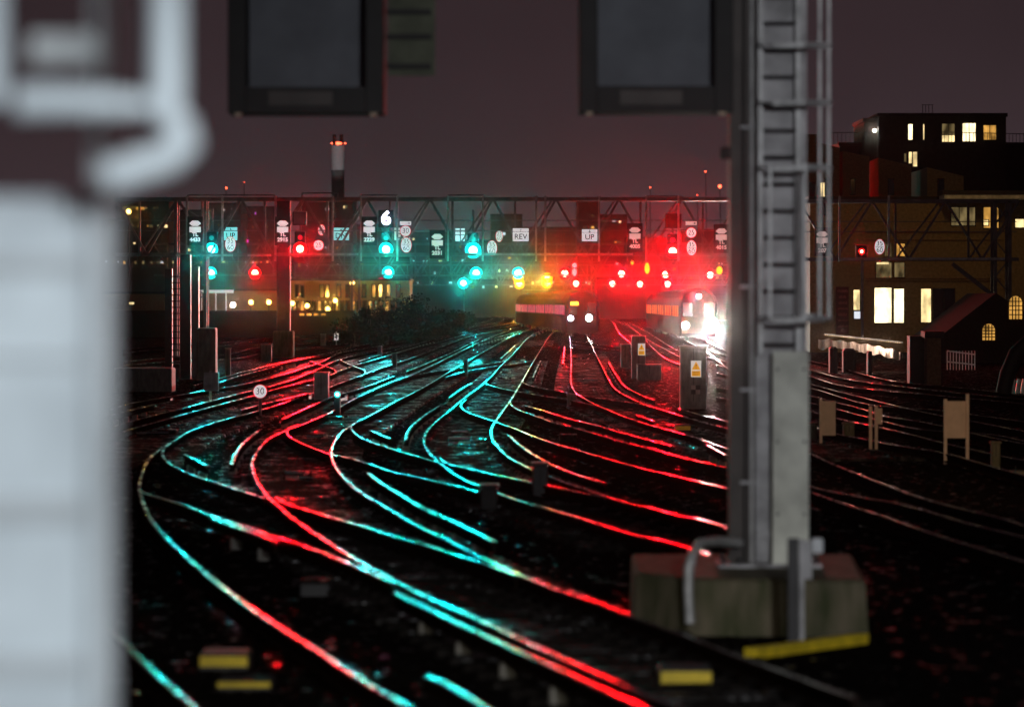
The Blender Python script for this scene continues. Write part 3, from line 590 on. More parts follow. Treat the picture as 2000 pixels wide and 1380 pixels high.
# ------------------------------------------------------------------ trains
def train(label, pts, faces, hl, dest, sidewin, topl=None):
    t = thing('passenger_train', label, 'train', (pts[0][0], pts[0][1], -.1))
    P = [Vector((x, y, 0)) for x, y in pts]
    prof = [(-1.38, .35), (-1.40, 1.1), (-1.40, 2.6), (-1.28, 3.1), (-.95, 3.55), (-.45, 3.78), (0, 3.84), (.45, 3.78), (.95, 3.55), (1.28, 3.1), (1.40, 2.6), (1.40, 1.1), (1.38, .35)]
    # each carriage
    for i in range(len(P) - 1):
        a, b = P[i], P[i + 1]; d = (b - a).normalized(); s = Vector((d.y, -d.x, 0)); a2 = a + d * (.0 if i == 0 else .3)
        m = MB(); rings = [(0, .90, -.12), (.5, 1, 0), ((b - a2).length, 1, 0)] if i == 0 else [(0, 1, 0), ((b - a2).length, 1, 0)]
        vs = []
        for (l, k, dz) in rings: vs += [a2 + d * l + s * x * k + Vector((0, 0, z + (dz if z > 2 else 0))) for x, z in prof]
        n = len(prof)
        fs = [[r * n + j, r * n + (j + 1) % n, (r + 1) * n + (j + 1) % n, (r + 1) * n + j] for r in range(len(rings) - 1) for j in range(n)]
        fs += [list(range(n - 1, -1, -1)), list(range(len(vs) - n, len(vs)))]
        m.add(vs, fs); car = m.build('carriage', M['trainbody'] if i == 0 and not faces else M['trainside'], t)
        L = (b - a2).length; x = 1.6 if i == 0 else .8; k = 0
        wm = MB()
        while x < L - 1.8:
            for sx in (-1,):
                o0 = a2 + s * (sx * 1.415)
                q0, q1 = o0 + d * x, o0 + d * (x + 1.45)
                w_ = MB(); w_.add([q0 + Vector((0, 0, 1.75)), q1 + Vector((0, 0, 1.75)), q1 + Vector((0, 0, 2.55)), q0 + Vector((0, 0, 2.55)),
                                   q0 + s * .012 + Vector((0, 0, 1.75)), q1 + s * .012 + Vector((0, 0, 1.75)), q1 + s * .012 + Vector((0, 0, 2.55)), q0 + s * .012 + Vector((0, 0, 2.55))],
                                  [[0, 1, 2, 3], [7, 6, 5, 4], [0, 4, 5, 1], [1, 5, 6, 2], [2, 6, 7, 3], [3, 7, 4, 0]])
                w_.build('window', sidewin[k % len(sidewin)], car)
            x += 2.0; k += 1
        for sx in (-1, 1):
            u_ = MB(); 
            for l in (2.5, 4.8, L - 4.8, L - 2.5):
                c = a2 + d * l + s * sx * .75 + Vector((0, 0, .42)); u_.tube([c - s * .06, c + s * .06], .42, 18)
            u_.build('wheels', M['dark'], car)
        sk = MB(); ang = math.atan2(d.y, d.x) - math.pi / 2
        sk.bar(a2 + d * 1.2 + Vector((0, 0, .55)), a2 + d * (L - .5) + Vector((0, 0, .55)), 1.9, .5); sk.build('underframe', M['black'], car)
    # cab front, facing along -d of the first leg
    a = P[0]; d = (P[1] - P[0]).normalized(); s = Vector((d.y, -d.x, 0))
    def fp(x, z, off=-.02): return a + s * x + Vector((0, 0, z)) + d * off
    def quad(name, x0, x1, z0, z1, mm, off=-.02):
        m = MB(); m.add([fp(x0, z0, off), fp(x1, z0, off), fp(x1, z1, off), fp(x0, z1, off), fp(x0, z0, off + .03), fp(x1, z0, off + .03), fp(x1, z1, off + .03), fp(x0, z1, off + .03)],
                        [[0, 1, 2, 3], [7, 6, 5, 4], [0, 4, 5, 1], [1, 5, 6, 2], [2, 6, 7, 3], [3, 7, 4, 0]]); return m.build(name, mm, t)
    quad('front_panel', -1.20, 1.20, .55, 1.72, M['trainbody'] if not faces else faces)
    quad('windscreen', -1.12, -.42, 1.78, 2.75, M['glass']); quad('windscreen', .42, 1.12, 1.78, 2.75, M['glass'])
    quad('gangway_door', -.38, .38, .6, 3.0, faces or M['trainbody'], -.05); quad('coupler', -.18, .18, .2, .55, M['black'], -.35)
    quad('buffer_beam', -1.2, 1.2, .3, .5, M['black'], -.12)
    if dest: quad('destination_display', *dest, glow('amber_display', (1, .5, .04), 3.5), -.07)
    for (x, z, c, pw, r) in hl:
        p = fp(x, z, -.06); m = MB(); m.disc(p, r, r, .03, 20); m.build('headlight', LENS[c], t)
        q = p + Vector((0, -.1, 0))
        lamp('headlight_beam', 'SPOT', q, LE * pw, COL[c], (q.x * .3, 0, -.5), .12, 60, 1, t)
    return t
pinkw = [glow('pink_lit_window', (1, .16, .30), .55, vary=.6), glow('pink_lit_window_dim', (1, .10, .20), .4, vary=.6)]
redw = [glow('red_lit_window', (1, .10, .05), .6, vary=.6), glow('amber_lit_window', (1, .30, .05), .8, vary=.6), glow('dim_red_window', (1, .06, .05), .5)]
X = lambda px, d: (px - CX) * d / F
train('dark faced train at centre with bluish and yellow headlights and an amber display',
      [(X(1137, 312), 312), (X(1128, 332), 332), (X(1112, 352), 352), (X(1092, 372), 372), (X(1073, 392), 392), (X(1056, 412), 412), (X(1042, 432), 432), (X(1030, 452), 452)],
      None, [(-.93, 1.50, 'v', .10, .22), (.55, 1.53, 'w', .12, .26)], (-.95, -.30, 2.55, 2.83), pinkw)
train('red sided train with a dazzling white headlight, next to the mast',
      [(X(1364, 278), 278), (X(1348, 298), 298), (X(1330, 318), 318), (X(1315, 338), 338), (X(1302, 358), 358), (X(1290, 378), 378)],
      mat('warm_cab_front', (.35, .16, .12), .5), [(-.95, 1.12, 'w', .12, .24), (.98, 1.2, 'w', 8.5, .46), (0.03, 3.22, 'v', .05, .17)], None, redw)

# ------------------------------------------------------------------ foreground mast, gantry boxes, blurred post
dm = 36.5; s = F / dm
def wx(px, d=dm): return (px - CX) * d / F
def wz(py, d=dm): return H - (py - HY) * d / F
t = thing('signal_mast', 'tall steel mast with caged ladder on a mossy concrete block at the right', 'mast', (wx(1500), dm, .3))
zt = 7.2; zb = .30
m = MB(); m.box((wx(1424), dm - .12, zb), (wx(1474), dm + .22, zt)); m.build('flange', M['brown_shaded'], t)  # dark colour stands in for the shade on this flange
m = MB(); m.box((wx(1474) + .003, dm + .05, zb), (wx(1562), dm + .10, zt)); m.build('web', M['galvd'], t)
m = MB(); m.box((wx(1562) + .003, dm - .1, zb), (wx(1574), dm + .22, zt)); m.build('flange', M['galvd'], t)
m = MB(); m.box((wx(1505), dm - .30, .32), (wx(1575), dm - .24, wz(685)), bev=.004); m.build('anticlimb_board', M['cream'], t)
for px in (1483, 1556):
    m = MB(); m.box((wx(px) - .022, dm - .20, wz(690)), (wx(px) + .022, dm - .13, zt)); m.build('ladder_stile', M['galv'], t)
y = 672
while wz(y) < zt:
    m = MB(); m.tube([(wx(1483) + .02, dm - .165, wz(y)), (wx(1556) - .02, dm - .165, wz(y))], .016, 8, False); m.build('ladder_rung', M['dark'], t); y -= 52
for px, dy in ((1494, -.75), (1560, -.80), (1592, -.55), (1612, -.40)):
    m = MB(); m.box((wx(px) - .014, dm + dy - .012, wz(622)), (wx(px) + .014, dm + dy + .012, zt if px > 1590 else wz(325))); m.build('cage_bar', M['galv'], t)
for y in (95, 205, 330, 620):
    pts = [(wx(1483), dm - .17, wz(y)), (wx(1478), dm - .5, wz(y)), (wx(1500), dm - .74, wz(y + 4)), (wx(1560), dm - .79, wz(y + 4)), (wx(1600), dm - .6, wz(y + 2)), (wx(1614), dm - .4, wz(y)), (wx(1600), dm - .17, wz(y - 3)), (wx(1560), dm - .13, wz(y - 3))]
    m = MB()
    for a, b in zip(pts, pts[1:]): m.bar(a, b, .05, .012)
    for a in pts[1:-1]: m.tube([Vector(a) - Vector((0, 0, .025)), Vector(a) + Vector((0, 0, .025))], .016, 8)
    m.build('cage_hoop', M['galv'], t)
for y in (300, 470, 820, 1040):
    m = MB(); m.box((wx(1478), dm - .02, wz(y + 10)), (wx(1545), dm + .045, wz(y - 6))); m.build('splice_plate', M['galvd'], t)
m = MB(); m.box((wx(1400), dm - .35, .30), (wx(1600), dm + .35, .335)); m.build('base_plate', M['galvd'], t)
m = MB(); m.box((wx(1406), dm - .16, wz(312)), (wx(1425), dm, wz(288)), bev=.01); m.build('junction_box', M['black'], t)
for bx in (1412, 1440, 1570, 1592):
    for by in (-.28, .25): MB().tube([(wx(bx), dm + by, .335), (wx(bx), dm + by, .40)], .02, 6).build('anchor_bolt', M['dark'], t)
m = MB(); m.tube([(wx(1466), dm - .15, .335), (wx(1466), dm - .15, zt)], .018, 8); m.build('conduit', M['galv'], t)
m = MB(); m.tube([(wx(1452), dm - .15, .335), (wx(1455), dm - .16, 2.2), (wx(1450), dm - .15, 4.0), (wx(1453), dm - .15, zt)], .012, 8); m.build('cable', M['black'], t)
for y in (250, 560, 760, 940): MB().box((wx(1444), dm - .175, wz(y + 3)), (wx(1472), dm - .12, wz(y - 3))).build('cable_clip', M['galvd'], t)
for y in (720, 860, 1000):
    for bx in (1514, 1566): MB().tube([(wx(bx), dm - .325, wz(y)), (wx(bx), dm - .30, wz(y))], .014, 6).build('board_bolt', M['dark'], t)
cb = MB(); x0, x1 = 1.12, 3.22
cb.add([(x0, 35.6, -.3), (x0 + .42, 34.8, -.3), (x1, 34.6, -.3), (x1 + .2, 38.3, -.3), (x0 + .05, 38.3, -.3)] + [(x0 + .02, 35.65, .27), (x0 + .44, 34.86, .27), (x1 - .03, 34.66, .27), (x1 + .17, 38.26, .27), (x0 + .07, 38.26, .27)]
       + [(x0 + .06, 35.7, .298), (x0 + .47, 34.92, .298), (x1 - .07, 34.72, .298), (x1 + .13, 38.2, .298), (x0 + .1, 38.2, .298)],
       [[i, (i + 1) % 5, 5 + (i + 1) % 5, 5 + i] for i in range(5)] + [[5 + i, 5 + (i + 1) % 5, 10 + (i + 1) % 5, 10 + i] for i in range(5)] + [[10, 11, 12, 13, 14]])
tag(cb.build('concrete_base', M['conc'], None, (2.2, 36, -.3)), 'mossy concrete foundation block under the right hand mast', 'foundation block')
dh = 34.6
t = tag(MB().tube([(wx(1440, dm), dm - .3, wz(1056, dm)), (wx(1400, 36), 35.8, wz(1056, 35.8)), (wx(1372, dh), 35, wz(1060, 35)), (wx(1352, dh), dh - .1, wz(1078, dh)), (wx(1344, dh), dh - .15, wz(1105, dh)), (wx(1343, dh), dh - .15, wz(1150, dh)), (wx(1346, dh), dh - .15, wz(1214, dh))], .045, 12).build('cable_duct', M['galv'], None, (wx(1345, dh), dh, -.2)), 'silver flexible cable duct bending over the concrete block edge', 'cable duct')
# ridges of the duct
for y in (1085, 1096, 1108, 1122): tag(MB().tube([(wx(1350 - (y - 1085) * .15, dh), dh - .12, wz(y, dh)), (wx(1350 - (y - 1085) * .15, dh), dh - .12, wz(y + 4, dh))], .052, 12).build('clamp_ring', M['galvd'], t))
t = thing('trackside_post', 'short dark and grey channel post in front of the concrete block, white box beside it', 'post', (wx(1560, 33.5), 33.5, -.2))
MB().box((wx(1538, 33.5), 33.4, -.2), (wx(1558, 33.5), 33.5, wz(1050, 33.5))).build('channel', M['dark'], t)
MB().box((wx(1560, 33.5), 33.42, -.2), (wx(1570, 33.5), 33.5, wz(1052, 33.5))).build('channel_edge', M['galvd'], t)
MB().box((wx(1571, 33.5), 33.5, wz(1130, 33.5)), (wx(1586, 33.5), 33.6, wz(1056, 33.5))).build('bracket', M['galvd'], t)
MB().box((wx(1584, 33.5), 33.4, wz(1078, 33.5)), (wx(1606, 33.5), 33.55, wz(1050, 33.5)), bev=.01).build('white_box', M['white'], t)
def gantry_box(label, xa, xb, yb, d=dm):
    t = thing('signal_cabinet', label, 'hanging cabinet', (wx((xa + xb) / 2), d, wz(yb)), 'open backed cabinets hanging from the overhead boom')
    b = 36; top = 6.9
    for a0, a1 in ((xa, xa + b), (xb - b, xb)): MB().box((wx(a0), d - .35, wz(yb)), (wx(a1), d + .35, top), bev=.01).build('side_frame', M['black'], t)
    MB().box((wx(xa + b) - .02, d - .34, wz(yb)), (wx(xb - b) + .02, d + .34, wz(yb - 50))).build('bottom_frame', M['black'], t)
    MB().box((wx(xa + b), d + .1, wz(yb - 50)), (wx(xb - b), d + .14, top)).build('back_panel', M['grey'], t)
    MB().box((wx(xa + b) + .2, d - .37, wz(yb - 14)), (wx(xb - b) - .3, d - .34, wz(yb - 42)), bev=.006).build('brown_cover', M['brown_shaded'], t)
    for xx in (xa + 20, xb - 20): MB().box((wx(xx) - .03, d - .33, wz(yb + 6)), (wx(xx) + .03, d - .27, wz(yb))).build('drain_foot', M['beige'], t)
gantry_box('left dark framed cabinet with grey panel hanging in from the top', 450, 752, 224)
gantry_box('right dark framed cabinet with grey panel hanging beside the mast', 1130, 1428, 222)
t = thing('louvre_panel', 'pale green slatted step panel hanging right of the left cabinet', 'slatted panel', (wx(800), dm, wz(148)))
MB().box((wx(758), dm + .05, wz(148)), (wx(850), dm + .08, 6.9)).build('panel', mat('pale_green_panel', (.10, .11, .075), .8), t)
for y in (130, 72, 24, -20): MB().box((wx(755), dm - .05, wz(y + 5)), (wx(842), dm + .04, wz(y - 5))).build('slat', M['black'], t)
t = thing('overhead_boom', 'dark overhead boom carrying the hanging cabinets, above the picture', 'boom', (1, dm, 6.9))
MB().box((-4, dm - .4, 6.9), (wx(1620), dm + .4, 7.2)).build('beam', M['dark'], t)

# left blurred white post and cage
dl = 7.5
BAND = mat('greyed_band', (.50, .51, .52), .8, 0, .3, 1.5)
t = thing('white_post', 'very blurred white steel column filling the left edge', 'post', (wx(100, dl), dl, -.2))
def lz(py): return H - (py - HY) * dl / F
MB().box((wx(-120, dl), dl - .1, -1.0), (wx(174, dl), dl + .15, lz(385)), bev=.03).build('column', M['white'], t)
MB().box((wx(174, dl) + .002, dl + .03, -1.0), (wx(214, dl), dl + .12, lz(-60))).build('side_rail', BAND, t)
for y, h in ((520, 16), (700, 6), (990, 22), (1290, 18)): MB().box((wx(-121, dl), dl - .115, lz(y + h)), (wx(175, dl), dl - .1, lz(y - h)), bev=.004).build('band', mat('greyed_band', (.42, .43, .44), .8) if 0 else BAND, t)
t = thing('post_cage', 'blurred pale tubular ladder cage above the white column', 'ladder cage', (wx(200, dl), dl, lz(380)))
P_ = lambda x, y, o=0: (wx(x, dl), dl - .3 + o, lz(y))
MB().tube([P_(20, -80), P_(20, 205), P_(-30, 215)], .030, 12).build('rail', M['white'], t)
MB().tube([P_(352, -80), P_(352, 235), P_(374, 262), P_(384, 290), P_(360, 316), P_(300, 335), P_(240, 356)], .031, 12).build('hooked_rail', M['white'], t)
MB().bar(P_(60, 96, .3), P_(200, 96, .3), .05, .03).build('rung', M['galv'], t)
MB().tube([P_(70, 214), P_(150, 212), P_(352, 222)], [.030, .030, .016], 12).build('rung', M['white'], t)

# ------------------------------------------------------------------ lineside equipment
def cabinet(label, xa, xb, ya, yb, warn=None, m_='cab', foot=0, lid=True, th=.6, gap=None):
    d = F * (H + .2) / (yb - HY); p, q = W(xa, ya, d), W(xb, ya, d)
    t = thing('equipment_cabinet', label, 'cabinet', ((p.x + q.x) / 2, d, -.2), 'lineside equipment cabinets')
    MB().box((p.x, d, -.22), (q.x, d + th, p.z - .03), bev=.02).build('body', M[m_], t)
    if lid: MB().box((p.x - .02, d - .03, p.z - .027), (q.x + .02, d + th + .03, p.z + .01), bev=.008).build('lid', M[m_], t)
    m = MB(); zc = p.z * .5; m.box(((p.x + q.x) / 2 - .006, d - .006, .0), ((p.x + q.x) / 2 + .006, d - .002, p.z - .06)); m.build('door_gap', M['black'], t)
    if warn:
        x, y, w_, h_ = warn; c = W(x, y, d - .02); u = d / F
        o = MB().box((c.x - w_ / 2 * u, d - .02, c.z - h_ / 2 * u), (c.x + w_ / 2 * u, d - .012, c.z + h_ / 2 * u)).build('warning_sign', M['warnw'], t)
        MB().plate((c.x, d - .026, c.z + h_ * .17 * u), [(-w_ * .42 * u, -h_ * .22 * u), (w_ * .42 * u, -h_ * .22 * u), (0, h_ * .28 * u)], .004).build('triangle', M['warno'], o)
        MB().box((c.x - w_ * .42 * u, d - .026, c.z - h_ * .45 * u), (c.x + w_ * .42 * u, d - .022, c.z - h_ * .12 * u)).build('text_panel', M['warno'], o)
        text('exclamation_mark', '!', (c.x, d - .03, c.z + h_ * .13 * u), h_ * .38 * u, M['signblk'], o, 1, .002)
        m = MB()
        for kk in range(3): m.box((c.x - w_ * .34 * u, d - .031, c.z - h_ * (.2 + kk * .09) * u), (c.x + w_ * (.30 - .12 * (kk == 2)) * u, d - .028, c.z - h_ * (.175 + kk * .09) * u))
        m.build('small_print', M['signblk'], o)
    return t, d
cabinet('small upright cabinet with an orange warning sign right of the train track', 1234, 1261, 656, 738, (1253, 682, 14, 23))
t, d = cabinet('larger upright cabinet with an orange warning sign below the dazzling train', 1329, 1380, 676, 797, (1359.5, 720, 20, 32))
c = W(1358, 760, d)
for i, j, mm in ((0, 0, 'warnw'), (1, 1, 'warnw'), (1, 0, 'brown_shaded'), (0, 1, 'brown_shaded')):
    p = W(1350 + i * 9, 752 + j * 9, d); u = d / F; MB().box((p.x, d - .012, p.z - 8.5 * u), (p.x + 8.5 * u, d - .004, p.z)).build('chequer_tile', mat('faded_tile', (.3, .25, .22), .8) if mm == 'warnw' else M['brown_shaded'], t)
cabinet('small grey cabinet left of the smaller warning cabinet', 1213, 1229, 672, 716)
cabinet('low wide cabinet under the smaller warning cabinet', 1245, 1292, 712, 741, th=1.0)
cabinet('dark cabinet left of the cyan glint on the left tracks', 613, 641, 727, 783, m_='galvd')
cabinet('slim dark box in the middle of the lower tracks', 1040, 1070, 905, 972, m_='dark')
cabinet('squat dark box where the central bend reaches the beaded rail', 938, 972, 948, 1000, m_='black')
cabinet('tiny marker box with a pale plate between the central tracks', 1108, 1126, 770, 795, th=.2)
cabinet('slim dark marker box near the long left tracks', 737, 746, 676, 702, m_='dark', th=.2)
cabinet('second slim dark marker post near the long left tracks', 766, 775, 690, 720, m_='dark', th=.2)
cabinet('slim dark marker post left of the upper central track', 905, 914, 700, 735, m_='dark', th=.2)
cabinet('rounded squat box right of the narrow beige board', 1648, 1669, 826, 862, m_='conc', th=.3)
cabinet('small box with a pale plate close to the mast on the right', 1580, 1596, 826, 860, m_='conc', th=.3)
cabinet('stone bollard block at the far right edge of the tracks', 1937, 1954, 863, 912, m_='conc', th=.2)
cabinet('pale low block at the right edge', 1962, 2006, 922, 932, m_='conc')
cabinet('dark cabinet on the left yard under the plinth', 440, 450, 680, 742, m_='conc', th=.2)
cabinet('pair of grey boxes left of the plinthed gantry post', 510, 530, 672, 705, m_='cab', th=.4)
cabinet('thin upright box on the left yard near the small white notice', 626, 636, 652, 674, m_='galvd', th=.2)
# boards on posts
def post_board(label, xa, xb, ya, yb, base, posts, m_='beige', z=-.2):
    d = F * (H - z) / (base - HY); p, q = W(xa, yb, d), W(xb, ya, d)
    t = thing('post_board', label, 'board', ((p.x + q.x) / 2, d, z), 'blank backed boards on posts')
    MB().box((p.x, d, p.z), (q.x, d + .03, q.z), bev=.003).build('panel', M[m_], t)
    for x in posts: MB().box((W(x, 0, d).x - .028, d - .06, z), (W(x, 0, d).x + .028, d - .002, W(0, ya - 14 if x > xb - 4 else ya - 4, d).z)).build('post', M['beige'] if m_ == 'beige' else M['galvd'], t)
post_board('narrow blank beige board on one post just right of the mast', 1604, 1632, 783, 850, 868, [1603])
post_board('small beige board on a double post between the two larger boards', 1708, 1723, 797, 828, 883, [1700, 1711])
post_board('large blank beige board between two posts near the right edge', 1846, 1886, 783, 855, 906, [1846, 1889])
post_board('back of a dim grey sign on a post left of the round 30 sign', 398, 427, 727, 763, 784, [411], 'galvd')
post_board('small white notice on a post left of the bush', 653, 661, 651, 664, 676, [657], 'signw')
# point machines and small boxes
def pm(label, px, py, wpx, hpx, m_='dark', cap=None, rz=0):
    p = G(px, py, -.2); u = p.y / F; w_ = wpx * u / 2; h_ = hpx * u
    t = thing('track_box', label, 'trackside box', p, 'low boxes between the rails')
    MB().box((p.x - w_, p.y, -.22), (p.x + w_, p.y + .5, -.2 + h_), rz, bev=.02).build('casing', M[m_], t)
    if cap: MB().box((p.x - w_ * .95, p.y - .02, -.2 + h_ * .1), (p.x + w_ * .95, p.y - .003, -.2 + h_ * .8), rz).build('end_panel', M[cap], t)
    else: MB().box((p.x - w_ * 1.02, p.y - .03, -.2 + h_ + .002), (p.x + w_ * 1.02, p.y + .52, -.2 + h_ + .03), rz, bev=.008).build('lid', M['sleeper'], t)
pm('box with a yellow end panel right of the red conductor rail', 1334, 842, 30, 13, 'dark', 'yellow')
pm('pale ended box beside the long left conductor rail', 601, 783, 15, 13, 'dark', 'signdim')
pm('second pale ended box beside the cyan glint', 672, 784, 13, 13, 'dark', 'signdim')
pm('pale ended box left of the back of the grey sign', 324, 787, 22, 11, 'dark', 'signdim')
pm('low box with a pink lit lid between the central rails and the curved conductor rail', 1110, 860, 34, 9, 'sleeper')
pm('low box with a pale lid inside the second bend', 655, 824, 28, 8, 'sleeper')
pm('wet low box inside the central bend', 897, 862, 42, 6, 'sleeper')
pm('low box under the left A bend', 325, 850, 40, 9, 'sleeper')
pm('big bright yellow box end low on the left', 437, 1303, 98, 28, 'dark', 'yellow')
pm('thin yellow board below the bright yellow box', 476, 1342, 108, 14, 'dark', 'yellow')
pm('dim yellow box with a red glint near the bottom', 1340, 1336, 104, 32, 'dark', 'yellow')
pm('low box left of the diamond crossing', 615, 1160, 60, 22, 'dark')
p0, p1 = G(1466, 1282, -.18), G(1684, 1252, -.18)
tag(MB().bar(p0 + Vector((0, 0, .03)), p1 + Vector((0, 0, .03)), .09, .13).build('yellow_edging', M['yellow'], None, p0), 'long yellow painted edge strip in front of the concrete block', 'edging')
def rods(label, rows):
    p = G(rows[0][0], rows[0][2], -.12); t = thing('point_rods', label, 'point rods', p, 'steel rods across the tracks')
    for xa, xb, y in rows: MB().tube([G(xa, y, -.12), G(xb, y, -.12)], .032, 10).build('rod', M['cond'], t)
rods('pair of red glinting rods across the second track', [(556, 608, 923), (558, 610, 932)])
rods('cyan lit rods across the central bend', [(882, 912, 842), (876, 918, 856), (876, 918, 864)])
rods('short bright rods across the far central track', [(1010, 1032, 697), (1008, 1034, 703)])
rods('rods across the track below the dark faced train', [(1120, 1160, 700), (1128, 1168, 742)])
rods('pale rods inside the second loop', [(655, 680, 813), (600, 640, 851)])
rods('rods across the upper central track', [(960, 1000, 727), (968, 1006, 738)])
rods('rods below the white reading board, left track', [(300, 350, 838), (262, 330, 845)])
# cyan glint lamp on the track
t = thing('ground_signal', 'small ground lamp shining green beside the pale ended box on the left', 'ground signal', G(660, 782, -.2))
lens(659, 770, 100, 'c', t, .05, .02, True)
MB().box((W(653, 0, 100.3).x, 100.1, -.22), (W(665, 0, 100.3).x, 100.4, W(0, 764, 100).z), bev=.01).build('housing', M['black'], t)

# ------------------------------------------------------------------ buildings
def block(name, label, cat, xa, xb, ya, d, m_, depth=14, yb=None, rz=0, group=None, slope=0):
    p, q = W(xa, ya, d), W(xb, ya, d); zb = -.22 if yb is None else W(0, yb, d).z
    t = thing(name, label, cat, ((p.x + q.x) / 2, d, zb), group)
    m = MB(); z1, z2 = p.z, p.z - slope
    m.add([(p.x, d, zb), (q.x, d, zb), (q.x, d + depth, zb), (p.x, d + depth, zb), (p.x, d, z1), (q.x, d, z2), (q.x, d + depth, z2), (p.x, d + depth, z1)],
          [[3, 2, 1, 0], [4, 5, 6, 7], [0, 1, 5, 4], [1, 2, 6, 5], [2, 3, 7, 6], [3, 0, 4, 7]])
    m.build('wall', M[m_], t)
    if not slope: MB().box((p.x - .1, d - .12, z1 + .003), (q.x + .1, d + depth + .1, z1 + .25)).build('parapet', M['roof'], t)
    return t
def window(t, xa, xb, ya, yb, d, m_, bars=1, frame=.05):
    p, q = W(xa, yb, d), W(xb, ya, d)
    f = MB(); f.box((p.x - frame, d - .07, p.z - frame), (q.x + frame, d - .004, p.z)); f.box((p.x - frame, d - .07, q.z), (q.x + frame, d - .004, q.z + frame))
    f.box((p.x - frame, d - .068, p.z), (p.x, d - .004, q.z)); f.box((q.x, d - .068, p.z), (q.x + frame, d - .004, q.z))
    for i in range(bars):
        x = p.x + (q.x - p.x) * (i + 1) / (bars + 1); f.box((x - .02, d - .066, p.z), (x + .02, d - .03, q.z))
    o = f.build('window', M['dark'], t)
    MB().box((p.x, d - .028, p.z), (q.x, d - .012, q.z)).build('pane', M[m_], o)
# right: brick flats
d = 232
flats = block('brick_flats', 'brown brick flats at the right with tall bright windows on the first floor', 'building', 1582, 2080, 392, d, 'stock', 20)
for a in [(1708, 1741, 562, 630, 'winw', 0), (1746, 1765, 564, 630, 'winw', 0), (1799, 1818, 564, 629, 'win', 0), (1823, 1864, 564, 629, 'glass', 1), (1667, 1679, 566, 605, 'win', 0), (1668, 1680, 608, 622, 'winc', 0),
          (1711, 1741, 513, 542, 'wind', 0), (1747, 1766, 513, 541, 'wind', 0), (1728, 1741, 476, 500, 'wind', 0), (1747, 1767, 476, 500, 'wino', 1), (1858, 1904, 405, 440, 'wind', 2), (1921, 1950, 405, 445, 'wino', 1), (1920, 1930, 430, 440, 'win', 0), (1983, 2000, 428, 444, 'win', 0), (1600, 1612, 385 + 12, 420, 'glass', 0)]:
    window(flats, *a[:4], d, a[4], a[5])
MB().box((W(1712, 0, d).x, d - .2, W(0, 516, d).z), (W(1735, 0, d).x, d - .08, W(0, 512, d).z)).build('strip_light', M['win'], flats)
for y in (545, 550, 470, 455): MB().box((W(1690, 0, d).x, d - .1, W(0, y, d).z), (W(1955, 0, d).x, d - .003, W(0, y - 2, d).z)).build('string_course', M['brick'], flats)
# sign of several lines on the flats
t = thing('banner', 'tall dim red banner with rows of unreadable lettering on the brick flats', 'banner', W(1645, 640, d - .3))
MB().box((W(1632, 0, d).x, d - .25, W(0, 652, d).z), (W(1657, 0, d).x, d - .2, W(0, 560, d).z)).build('cloth', mat('maroon_cloth', (.12, .02, .03), .9), t)
bt = mat('dull_pink_lettering', (.5, .16, .18), .9)
for i, (wd_, th_) in enumerate(((20, 2.6), (14, 2.8), (15, 2.6), (17, 2.0), (16, 2.8), (17, 1.6), (17, 2.2))):
    z = W(0, 568 + i * 11.5, d).z; u = d / F; m = MB(); x = -wd_ / 2; k = 0
    while x < wd_ / 2: m.box((W(1645 + x, 0, d).x, d - .26, z - th_ * u), (W(1646.2 + x, 0, d).x, d - .252, z + th_ * u * (1 if k % 3 else .5))); x += 2.1; k += 1
    tag(m.build('lettering_row', bt, t), kind='stuff')
# stepped upper bays
for i, (xa, xb, ya, sl, mm) in enumerate([(1566, 1596, 262, .0, 'brick'), (1600, 1640, 279, .3, 'brick'), (1646, 1698, 295, .35, 'brick'), (1716, 1780, 308, .5, 'brick'), (1811, 1882, 327, .55, 'stock')]):
    t = block('brick_bay', ['leftmost tall brick bay just right of the mast cage', 'second stepped brick bay from the mast', 'third stepped brick bay, widest orange one', 'fourth stepped brick bay beside the lit corner window', 'right most stepped bay with pale brick'][i], 'building', xa, xb, ya, 245 + i, mm, 10, group='stepped bays of the brick flats', slope=sl + .01)
    if i == 0: window(t, 1601 - 20, 1611 - 20, 357, 387, 245, 'glass', 0)
    else: window(t, xa + (xb - xa) * .3, xa + (xb - xa) * .45, 350, 380, 245 + i, 'glass', 0)
    if i == 1: window(t, 1602, 1611, 357, 388, 246, 'win', 1)
dk = block('dark_flats', 'nearly black top floor flats with a row of lit windows against the sky', 'building', 1716, 1965, 228, 268, 'roof', 16)
for a in [(1774, 1782, 243, 273, 'winw', 0), (1803, 1805, 243, 273, 'win', 0), (1840, 1864, 264, 277, 'win', 1), (1880, 1905, 241, 276, 'winw', 1), (1921, 1945, 245, 273, 'wino', 1), (1775, 1781, 297, 319, 'win', 0), (1783, 1791, 297, 325, 'win', 0), (1784, 1796, 355, 379, 'win', 1), (1798, 1811, 354, 364, 'win', 0), (1766, 1770, 300, 316, 'wind', 0), (1840, 1864, 242, 263, 'wind', 1)]:
    window(dk, *a[:4], 268, a[4], a[5])
t = block('dark_flats', 'lower nearly black wing between the lit top floor and the bays', 'building', 1640, 2080, 285, 271, 'roof', 16)
t = block('dark_flats', 'small roof storey left of the lit top floor, with a white lamp', 'building', 1688, 1718, 238, 269, 'brickd', 8)
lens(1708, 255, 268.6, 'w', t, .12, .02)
t = thing('roof_railing', 'thin railing along the dark roof terrace at the right edge', 'railing', W(1850, 278, 266))
m = MB(); m.bar(W(1838, 258, 266), W(2010, 262, 266), .05)
for x in range(1838, 2010, 7): m.bar(W(x, 260, 266), W(x, 282, 266), .03)
m.build('roof_rails', M['dark'], t)
t = thing('roof_railing', 'thin railing on the roof left of the white lamp', 'railing', W(1660, 278, 266))
